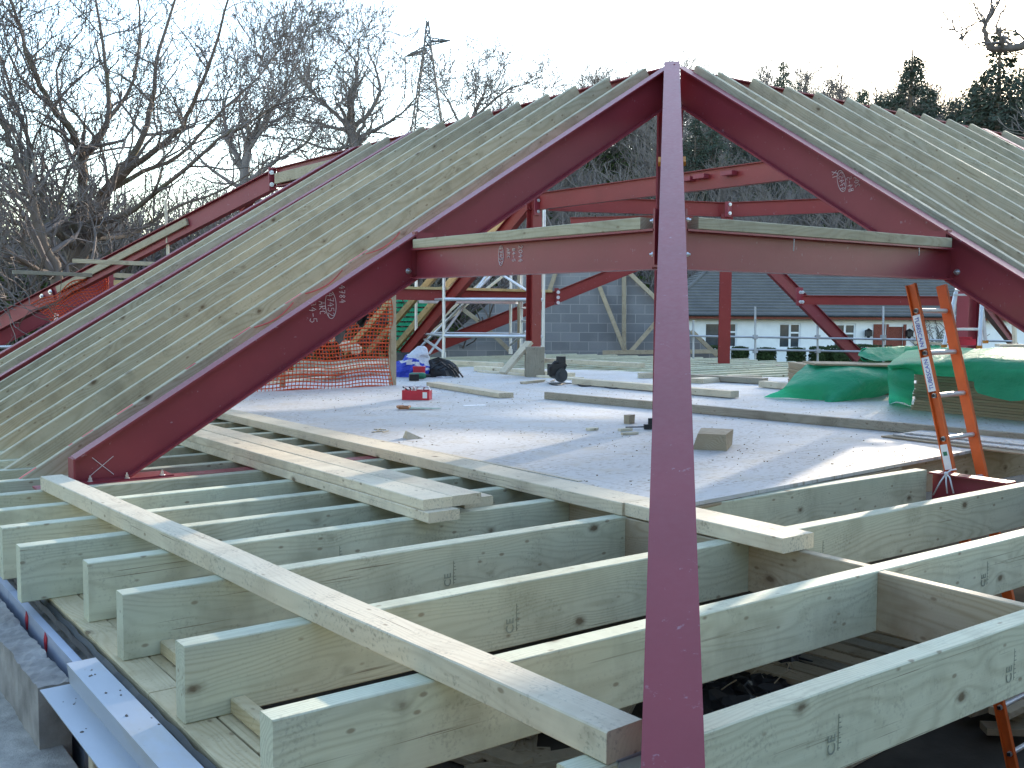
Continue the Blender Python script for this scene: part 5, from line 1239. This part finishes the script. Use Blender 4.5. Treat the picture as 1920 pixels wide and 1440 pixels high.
# clipped bushes
HB = [(1337, 16, 648), (1387, 17, 650), (1436, 19, 652), (1492, 18, 652), (1536, 20, 650), (1572, 24, 648), (1618, 28, 646), (1655, 18, 648), (1900, 20, 648)]
for k, (x, hw, ytop) in enumerate(HB):
    D = 44.0; c = pd(x, 690, D); r = hw / FPX * D; ztop = pd(x, ytop, D).z
    g = G(); rr_ = random.Random(k + 3)
    for q in range(2600):
        a = rr_.random() * 6.283; v = rr_.random(); cap = rr_.random() < .3
        if cap: rad = r * .9 * math.sqrt(rr_.random()); z = ztop - .12 * (rad / r) ** 2
        else: rad = r * (1.0 - .12 * v ** 3) * rr_.uniform(.9, 1.03); z = bz + (ztop - bz) * v
        p = V((c.x + rad * math.cos(a), c.y + rad * math.sin(a), z)); s_ = rr_.uniform(.03, .07)
        d1 = norm((rr_.uniform(-1, 1), rr_.uniform(-1, 1), rr_.uniform(-1, 1))); d2 = d1.orthogonal().normalized()
        g.add([p - d1 * s_, p + d2 * s_ * .6, p + d1 * s_, p - d2 * s_ * .6], [(0, 1, 2, 3)])
    b_ = root('clipped_bush', (c.x, c.y, bz), f'{["", "", "", "", "", "", "", "", ""][k]}' or ['clipped round bush, leftmost, beside the red steel post', 'clipped bush just right of the red steel post', 'clipped bush under the gap between post and second window', 'clipped bush under the second bungalow window', 'clipped bush behind the foot of the slanting steel', 'broad clipped bush right of the slanting steel', 'broad clipped bush before the bungalow door pier', 'small clipped bush at the bungalow door', 'clipped bush at the right edge below the wall'][k], 'bush', 'clipped bushes before the bungalow')
    g.build('leaves', 'hedge', b_); G().tube([V((c.x, c.y, bz)), V((c.x, c.y, ztop - .15))], [r * .88, r * .80], 14).build('inner_growth', 'hedge', b_)

# scaffold guard rails at the far edge of the building
sd = 20.0
sr_ = root('guard_rail', pd(1530, 680, sd), 'grey scaffold tube guard rail in front of the bungalow', 'guard rail')
for x, y0, y1 in ((1416, 575, 690), (1533, 602, 690), (1656, 574, 690), (1300, 600, 690), (1790, 590, 690)):
    G().cyl(pd(x, y0, sd), pd(x, y1, sd), .021, 9).build('post', 'tube', sr_)
for y0, y1, x0, x1 in ((630, 640, 1290, 1900), (655, 664, 1365, 1900)):
    G().cyl(pd(x0, y0, sd - .06), pd(x1, y1, sd - .06), .020, 9).build('rail', 'tube', sr_)
for x in (1416, 1533, 1656):
    for y in (632, 658): G().obox(pd(x, y, sd - .03), RT, FW, UP, .04, .06, .04).build('coupler', 'tube', sr_)

# ---------------------------------------------------------------- trees
def limb(g, pts, r0, r1, n=7):
    pts = smooth_pts([V(p) for p in pts], 4); m = len(pts)
    for k in range(1, m - 1): pts[k] = pts[k] + V([random.uniform(-1, 1) * r0 * .25 for _ in range(3)])
    g.tube(pts, [r0 + (r1 - r0) * (k / (m - 1)) ** .8 for k in range(m)], n, True); return pts
def twigs(g, p, d, L, r, depth, rnd, up=.15, spread=.75, kids=(2, 3), crook=.35, rmin=.0045, shrink=.72):
    pts = [p]; q = p; dd = d
    ns = 3 if depth > 0 else 2
    for k in range(ns):
        dd = (dd + V((rnd.uniform(-1, 1), rnd.uniform(-1, 1), rnd.uniform(-1, 1) + up)) * crook).normalized(); q = q + dd * (L / ns); pts.append(q)
    r1 = max(rmin, r * .62); g.tube(pts, [max(rmin, r + (r1 - r) * k / ns) for k in range(ns + 1)], 6 if r > .05 else (4 if r > .015 else 3), False)
    if depth <= 0: return
    for k in range(rnd.randint(*kids)):
        base = pts[-1] if k < 2 else pts[rnd.randint(1, ns - 1)]
        nd = (dd + V((rnd.uniform(-1, 1), rnd.uniform(-1, 1), rnd.uniform(-.7, 1))) * spread).normalized()
        twigs(g, base, nd, L * rnd.uniform(shrink - .14, shrink + .12), r1 * rnd.uniform(.62, .85), depth - 1, rnd, up, spread, kids, crook, rmin, shrink)
def oak_from_limbs(name, lab, limbs, D, depth, seed, tw=1.0, grp=None, mt='bark', base=None, every=3, tl=1.0, lw=.72):
    rnd = random.Random(seed); random.seed(seed)
    b = pd(*limbs[0][0][0][:2], D); r = root(name, (b.x, b.y, GZ), lab, 'tree', grp)
    gt = G(); gc = G()
    for pts, r0, r1 in limbs:
        P_ = []
        for k, p in enumerate(pts):
            dd = D + (p[2] if len(p) > 2 else 0); P_.append(pd(p[0], p[1], dd))
        r0 *= lw; r1 *= lw; lp = limb(gt, P_, r0, r1); m = len(lp)
        for k in range(int(m * .22), m):
            if k % every and k < m - 2: continue
            t = k / (m - 1); rr2 = r0 + (r1 - r0) * t
            d0 = (lp[min(k + 1, m - 1)] - lp[max(k - 1, 0)]).normalized()
            for _ in range(2 if k < m - 2 else 3):
                nd = (d0 * .8 + V((rnd.uniform(-1, 1), rnd.uniform(-1, 1), rnd.uniform(-.5, .9)))).normalized()
                twigs(gc, lp[k], nd, rnd.uniform(.7, 1.25) * tl, max(.012, rr2 * .5), depth, rnd, rmin=.0055 * tw)
    gt.build('trunk', mt, r, True); gc.build('crown', 'twig', r); return r
oak_from_limbs('oak_tree', 'big bare oak at the left, its limbs spreading over the steel frame', [
    ([(140, 760), (140, 640), (142, 520), (152, 450)], .34, .27),
    ([(152, 455), (155, 360), (150, 290, -.5), (128, 235, -1), (90, 190, -1.2), (62, 130, -1.5), (38, 60, -1.6), (0, -60, -1.8)], .17, .03),
    ([(150, 300, -.4), (195, 245), (203, 160, .4), (190, 70, .8), (172, -60, 1)], .11, .025),
    ([(152, 450), (190, 365, .6), (258, 275, 1.0), (285, 190, 1.4), (298, 95, 1.7), (345, -60, 2)], .16, .03),
    ([(190, 365, .5), (250, 312, .2), (330, 250, -.2), (362, 190, -.5), (398, 105, -.8), (440, -50, -1)], .12, .025),
    ([(190, 368, .5), (250, 330, .65), (335, 292, .8), (420, 205, 1.3), (478, 150, 1.6), (530, 85, 2)], .09, .015),
    ([(165, 420), (230, 405, -.8), (330, 330, -1.5), (410, 262, -2), (462, 232, -2.2), (525, 190, -2.5)], .10, .012),
    ([(170, 400, .5), (150, 330, 1.8), (185, 250, 2.4), (250, 150, 3), (262, 40, 3.4), (250, -60, 3.6)], .11, .02),
    ([(150, 440), (110, 400, .8), (60, 330, 1.4), (25, 250, 1.8), (-30, 160, 2)], .12, .02),
    ([(160, 445), (240, 440, 1.2), (330, 390, 2), (430, 350, 3), (500, 300, 3.4)], .10, .015),
    ([(148, 470), (90, 430, -1), (30, 420, -1.6), (-50, 380, -2)], .10, .02),
], 21, 4, 11, every=3, tw=1.15)
oak_from_limbs('oak_tree', 'crooked twin stemmed oak at the left edge behind the steel hip', [
    ([(128, 760), (120, 620), (105, 520), (75, 440), (62, 370), (35, 310), (10, 250), (-40, 160)], .24, .03),
    ([(66, 380), (50, 330, .5), (58, 280, .8), (30, 200, 1), (5, 120, 1.2), (-30, 40, 1.4)], .10, .02),
    ([(105, 520), (60, 500, -.6), (10, 470, -1), (-50, 465, -1.3)], .10, .03), ([(95, 480), (40, 450, 1), (-40, 430, 1.6)], .07, .02),
    ([(118, 600), (60, 570, -1), (0, 560, -1.5)], .06, .02), ([(75, 440), (110, 380, 1), (130, 320, 1.3), (180, 280, 1.6)], .07, .02)], 19, 4, 23, every=2, tw=1.1)
oak_from_limbs('oak_tree', 'bare round crowned oak beside the pylon, above the left rafters', [
    ([(700, 640), (690, 400), (668, 280), (655, 232)], .42, .30), ([(655, 235), (660, 190), (668, 150), (665, 115), (650, 95)], .2, .03), ([(655, 240), (628, 212), (600, 190), (572, 150), (560, 130)], .17, .03),
    ([(660, 240), (690, 215), (712, 170), (705, 130), (690, 100)], .19, .03), ([(665, 260), (720, 235), (760, 205), (790, 170)], .15, .03), ([(650, 245), (610, 235), (560, 222), (520, 190)], .15, .03), ([(670, 270), (620, 280), (550, 260), (500, 260)], .12, .03),
    ([(690, 380), (640, 340), (580, 300), (540, 250)], .16, .03), ([(690, 330), (740, 290), (800, 250), (850, 220)], .14, .03)], 46, 4, 31, tw=1.7, every=2, tl=1.1, mt='twig')
oak_from_limbs('oak_tree', 'lower bare oak crown right of the pylon above the rafters', [
    ([(880, 640), (880, 400), (878, 250), (900, 190)], .3, .12), ([(880, 260), (850, 210), (835, 180), (820, 165)], .15, .03), ([(890, 220), (930, 185), (960, 165), (985, 158)], .14, .03), ([(885, 230), (905, 180), (910, 160)], .12, .03), ([(885, 270), (960, 220), (1010, 190)], .12, .03)], 62, 4, 37, tw=2.1, every=2, tl=1.15, mt='twig')
oak_from_limbs('oak_tree', 'bare oak between the big oak and the round crowned oak', [
    ([(480, 700), (470, 450), (455, 330), (470, 260)], .34, .2), ([(465, 330), (430, 260), (420, 200), (440, 150)], .16, .03), ([(470, 270), (500, 220), (530, 180), (540, 150)], .15, .03), ([(465, 340), (520, 300), (570, 270), (600, 230)], .15, .03), ([(465, 360), (400, 320), (350, 270)], .14, .03), ([(470, 420), (540, 360), (600, 330)], .14, .03)], 38, 4, 41, tw=1.6, every=2, tl=1.15, mt='twig')
oak_from_limbs('oak_tree', 'bare oak reaching into the top right corner', [
    ([(2130, 640), (2120, 300), (2060, 150)], .45, .22), ([(2070, 165), (1960, 88), (1900, 88), (1862, 92), (1850, 70), (1846, 44)], .15, .05), ([(1862, 92), (1846, 60), (1850, 40), (1832, 42), (1800, 58), (1788, 56)], .045, .008), ([(1848, 42), (1862, 20), (1858, 0), (1870, -60)], .045, .02),
    ([(1900, 88), (1870, 62), (1874, 30), (1885, 10), (1870, -40)], .04, .012), ([(1862, 88), (1840, 80), (1820, 88), (1812, 88), (1802, 72)], .03, .006), ([(1930, 85), (1905, 60), (1875, 58)], .04, .01)], 19, 1, 53, every=9, tl=.55, mt='bark')
random.seed(99)
# prototypes of far trees, copied over the hillside
def bare_proto(seed, H, lab, col='twig'):
    rnd = random.Random(seed); r = root('bare_tree', (0, 0, 0), lab, 'tree', 'bare trees on the hillside'); gt = G(); gc = G()
    pts = [V((0, 0, -.5))]
    for k in range(1, 9): pts.append(V((rnd.uniform(-.02, .02) * H, rnd.uniform(-.02, .02) * H, H * .8 * k / 8)))
    gt.tube(smooth_pts(pts, 2), [.018 * H * (1 - .8 * k / 16) for k in range(17)], 7)
    for k in range(26):
        t = rnd.uniform(.22, 1); i = min(7, int(t * 8)); p = pts[i].lerp(pts[i + 1], t * 8 - i) if i < 8 else pts[8]
        a = rnd.random() * 6.28; d = V((math.cos(a), math.sin(a), rnd.uniform(.35, 1.2))).normalized()
        twigs(gc, p, d, H * .15 * (1.25 - .6 * t), .004 * H, 3, rnd, up=.3, rmin=.014, crook=.28, kids=(2, 4))
    gt.build('trunk', col, r); gc.build('crown', 'twig', r); return r
def conifer_proto(seed, H, lab):
    rnd = random.Random(seed); r = root('conifer', (0, 0, 0), lab, 'tree', 'conifers on the hillside'); gt = G(); gc = G()
    lean = V((rnd.uniform(-.02, .02), rnd.uniform(-.02, .02), 1))
    gt.tube([lean * -.5, lean * (H * .5), lean * H], [.016 * H, .011 * H, .003 * H], 8)
    z = H * .10; prof = [rnd.uniform(.65, 1.25) for _ in range(12)]
    while z < H * .985:
        t = (z - H * .10) / (H * .90); Lb = H * .235 * (1 - t) ** .62 * prof[int(t * 11)] + .2
        for k in range(rnd.randint(4, 7)):
            a = rnd.random() * 6.28; L = Lb * rnd.uniform(.45, 1.15); d = V((math.cos(a), math.sin(a), 0)); side = V((-d.y, d.x, 0)); b0 = lean * z; dr = rnd.uniform(-.32, .12)
            gt.tube([b0, b0 + d * L * .5 + Z_ * .05 * L, b0 + d * L + Z_ * (dr * L)], [.03, .02, .008], 3, False)
            for q in range(int(12 + L * 20)):
                s_ = rnd.random() ** .65; p = b0 + d * (L * s_) + Z_ * (dr * L * s_ * s_) + side * rnd.gauss(0, .2 * L * (1.1 - s_ * .6)) + Z_ * rnd.gauss(-.12, .16)
                w_ = rnd.uniform(.08, .22); e = norm((d * .6 + side * rnd.uniform(-1, 1) + Z_ * rnd.uniform(-1, .3))); f_ = norm((rnd.uniform(-1, 1), rnd.uniform(-1, 1), rnd.uniform(-.6, .6))); f_ = (f_ - e * f_.dot(e)).normalized()
                gc.add([p, p + e * w_ + f_ * w_ * .3, p + e * w_ * 1.9, p + e * w_ - f_ * w_ * .3], [(0, 1, 2, 3)])
        z += H * .021 * rnd.uniform(.8, 1.3)
    gt.build('trunk', 'bark', r); gc.build('crown', 'needle', r); return r
def bush_proto(seed, lab):
    rnd = random.Random(seed); r = root('thicket_bush', (0, 0, 0), lab, 'bush', 'bushes of the thicket'); gc = G(); gl = G()
    for k in range(26):
        a = rnd.random() * 6.28; d = V((math.cos(a) * .5, math.sin(a) * .5, 1)).normalized()
        twigs(gc, V((rnd.uniform(-.6, .6), rnd.uniform(-.6, .6), -.2)), d, rnd.uniform(.8, 1.3), .02, 3, rnd, up=.2, rmin=.009, kids=(2, 3))
    for k in range(1500):
        a = rnd.random() * 6.28; b = rnd.random(); rad = 1.5 * math.sqrt(rnd.random()); p = V((rad * math.cos(a), rad * math.sin(a), 2.2 * b * (1.15 - rad / 2.2))); w_ = rnd.uniform(.03, .08)
        e = norm((rnd.uniform(-1, 1), rnd.uniform(-1, 1), rnd.uniform(-1, 1))); f_ = e.orthogonal().normalized(); gl.add([p - e * w_, p + f_ * w_ * .5, p + e * w_, p - f_ * w_ * .5], [(0, 1, 2, 3)])
    gc.build('stems', 'twig', r); gl.build('leaves', 'leaf', r); return r
def hz(p): return hill(p.x, p.y)
def place(protos, spots):
    used = set()
    for k, (s, d, pi, sc_, lab) in enumerate(spots):
        p = bw(s, d, 0); p.z = hz(p); rz = random.random() * 6.28
        pr = protos[pi]
        if pi not in used:
            used.add(pi); pr.location = p; pr.rotation_euler = (0, 0, rz); pr.scale = (sc_,) * 3; pr['label'] = lab
        else: dup(pr, p, rz, sc_, lab)
BARE = [bare_proto(s, 12, 'x') for s in (1, 2, 3)]; CON = [conifer_proto(s, 15, 'x') for s in (4, 5)]; BUSH = [bush_proto(s, 'x') for s in (7, 8)]
def S_(x, D): return (x - 960) / FPX * D
spots = []
named = [(1690, 76, 100, 'tall ragged conifer against the sky above the right rafters'), (1858, 72, 62, 'tallest conifer at the right edge under the oak branch'), (1925, 74, 96, 'broad dark conifer at the right edge'), (1458, 100, 122, 'lone small conifer tip above the right rafters'),
         (1330, 86, 205, 'dark conifer right of the apex seen under the right steel rafter'), (1212, 98, 215, 'dark conifer just left of the steel post under the apex'), (1600, 90, 168, 'conifer half hidden behind the middle right rafters'), (1772, 80, 190, 'conifer between the two tall ones on the right'), (1640, 88, 178, 'conifer left of the tall ragged one'), (1296, 84, 225, 'dark conifer behind the hip'), (1385, 88, 240, 'second dark conifer right of the apex'), (1165, 104, 250, 'conifer far back left of the post'), (1818, 84, 150, 'conifer behind the tallest one on the right'), (1540, 100, 215, 'conifer far back above the right rafters'), (1245, 90, 250, 'conifer hidden by the steel post'), (1435, 84, 260, 'conifer low behind the right steel rafter'), (1720, 82, 165, 'conifer just right of the tall ragged one'), (1885, 80, 130, 'conifer at the right edge behind the tallest one')]
for k, (x, D, yt, lab) in enumerate(named):
    p = bw(S_(x, D), D, 0); spots.append((S_(x, D), D, k % 2, (pd(x, yt, D).z - hz(p)) / 15.0, lab))
place(CON, spots)
spots = []
for k in range(150):
    x = random.uniform(940, 2050); D = random.uniform(64, 124); sc_ = random.uniform(.6, .95)
    spots.append((S_(x, D), D, k % 3, sc_, 'bare tree among the twiggy wood covering the hillside'))
for k in range(40):
    x = random.uniform(-150, 1000); D = random.uniform(60, 110)
    spots.append((S_(x, D), D, k % 3, random.uniform(.55, .85), 'bare tree in the far wood behind the left oaks'))
for k in range(65):
    x = random.uniform(-160, 700); D = random.uniform(30, 56)
    spots.append((S_(x, D), D, k % 3, random.uniform(.42, .66), 'young bare tree behind the big oak on the left'))
place(BARE, spots)
spots = []
for k in range(95):
    D = random.uniform(25, 48); x = random.uniform(-180, 900); spots.append((S_(x, D), D, k % 2, random.uniform(1.3, 2.4), 'leafy twiggy bush in the thicket behind the big oak'))
for k in range(120):
    D = random.uniform(62, 116); x = random.uniform(930, 2000); spots.append((S_(x, D), D, k % 2, random.uniform(1.8, 3.0), 'dark bush in the undergrowth of the hillside'))
spots.append((S_(40, 17), 17, 0, .8, 'evergreen bush under the steel at the left edge')); spots.append((S_(90, 18), 18, 1, .8, 'evergreen bush below the orange netting at the far left'))
place(BUSH, spots)
# the same wood goes on to the right of the picture; its shade falls over the site
for k in range(14):
    az = 64.5 + k * 1.9 + random.uniform(-.5, .5); D = random.uniform(72, 86)
    p = V((math.sin(R(az)) * D, math.cos(R(az)) * D, 0)); p.z = hz(p)
    dup(CON[k % 2], p, k * 1.3, .8 if k in (1, 2) else random.uniform(1.15, 1.55), 'conifer of the hillside wood continuing past the right edge')
for k in range(16):
    az = 64.5 + k * 1.7 + random.uniform(-.6, .6); D = random.uniform(60, 80)
    p = V((math.sin(R(az)) * D, math.cos(R(az)) * D, 0)); p.z = hz(p)
    dup(BARE[k % 3], p, k * 1.3, random.uniform(1.2, 1.7), 'bare tree of the hillside wood continuing past the right edge')
# unseen conifers added behind the camera to block low sky light
for k in range(16):
    az = 128 + k * 11 + random.uniform(-2, 2); D = random.uniform(11, 19)
    p = V((math.sin(R(az)) * D, math.cos(R(az)) * D, GZ))
    dup(CON[k % 2], p, k * 1.7, random.uniform(.85, 1.15), 'unseen conifer added behind the scaffold walkway to block sky light')
# ---------------------------------------------------------------- pylon
PD = 190.0
def pp(x, y, dd=0): return pd(x, y, PD + dd)
py_ = root('pylon', at(pp(800, 500), GZ), 'distant steel lattice electricity pylon against the white sky', 'pylon')
g = G(); r_ = .16
b0 = 3.2
def lv(y): # half width at image height y
    return .55 + max(0, (y - 82)) * .0135
cxn = lambda y: pp(802, y)
prev = None
ys = [40, 58, 75, 92, 110, 130, 152, 176, 204, 236, 272, 312]
rings = []
for y in ys:
    c = cxn(y); h = lv(y) if y > 70 else .16 + (y - 40) * .012
    rings.append([c + RL * (h * a) + FL * (h * b) for a, b in ((-1, -1), (1, -1), (1, 1), (-1, 1))])
for k in range(len(rings) - 1):
    for i in range(4):
        g.tube([rings[k][i], rings[k + 1][i]], r_, 4); j = (i + 1) % 4
        g.tube([rings[k][i], rings[k + 1][j]], r_ * .6, 3); g.tube([rings[k][j], rings[k + 1][i]], r_ * .6, 3)
        g.tube([rings[k + 1][i], rings[k + 1][j]], r_ * .6, 3)
for i in range(4): g.tube([rings[-1][i], V((rings[-1][i].x, rings[-1][i].y, GZ))], r_, 4)
g.build('tower', 'pylon', py_)
for tip, y in (((844, 76), 78), ((760, 106), 92)):
    g = G(); T = pp(*tip); c = cxn(y)
    for q in (pp(802, y - 8), pp(802, y + 8), c + FL * .6, c - FL * .6): g.tube([q, T], r_ * .8, 4)
    for t_ in (.25, .5, .75): g.tube([pp(802, y - 8).lerp(T, t_), pp(802, y + 8).lerp(T, t_)], r_ * .6, 3); g.tube([pp(802, y - 8).lerp(T, t_), pp(802, y + 8).lerp(T, t_ - .2)], r_ * .6, 3)
    g.build('cross_arm', 'pylon', py_)
    g = G(); g.tube([T, T - Z_ * 5.6],   .12, 4); g.sphere(T - Z_ * 5.7, .22, 8, 6); g.build('insulator', 'pylon', py_)
g = G(); g.tube([pp(799, 42), pp(798, 33)], .10, 5); g.tube([pp(806, 62), pp(806, 52)], .14, 5); g.build('top_mast', 'pylon', py_)
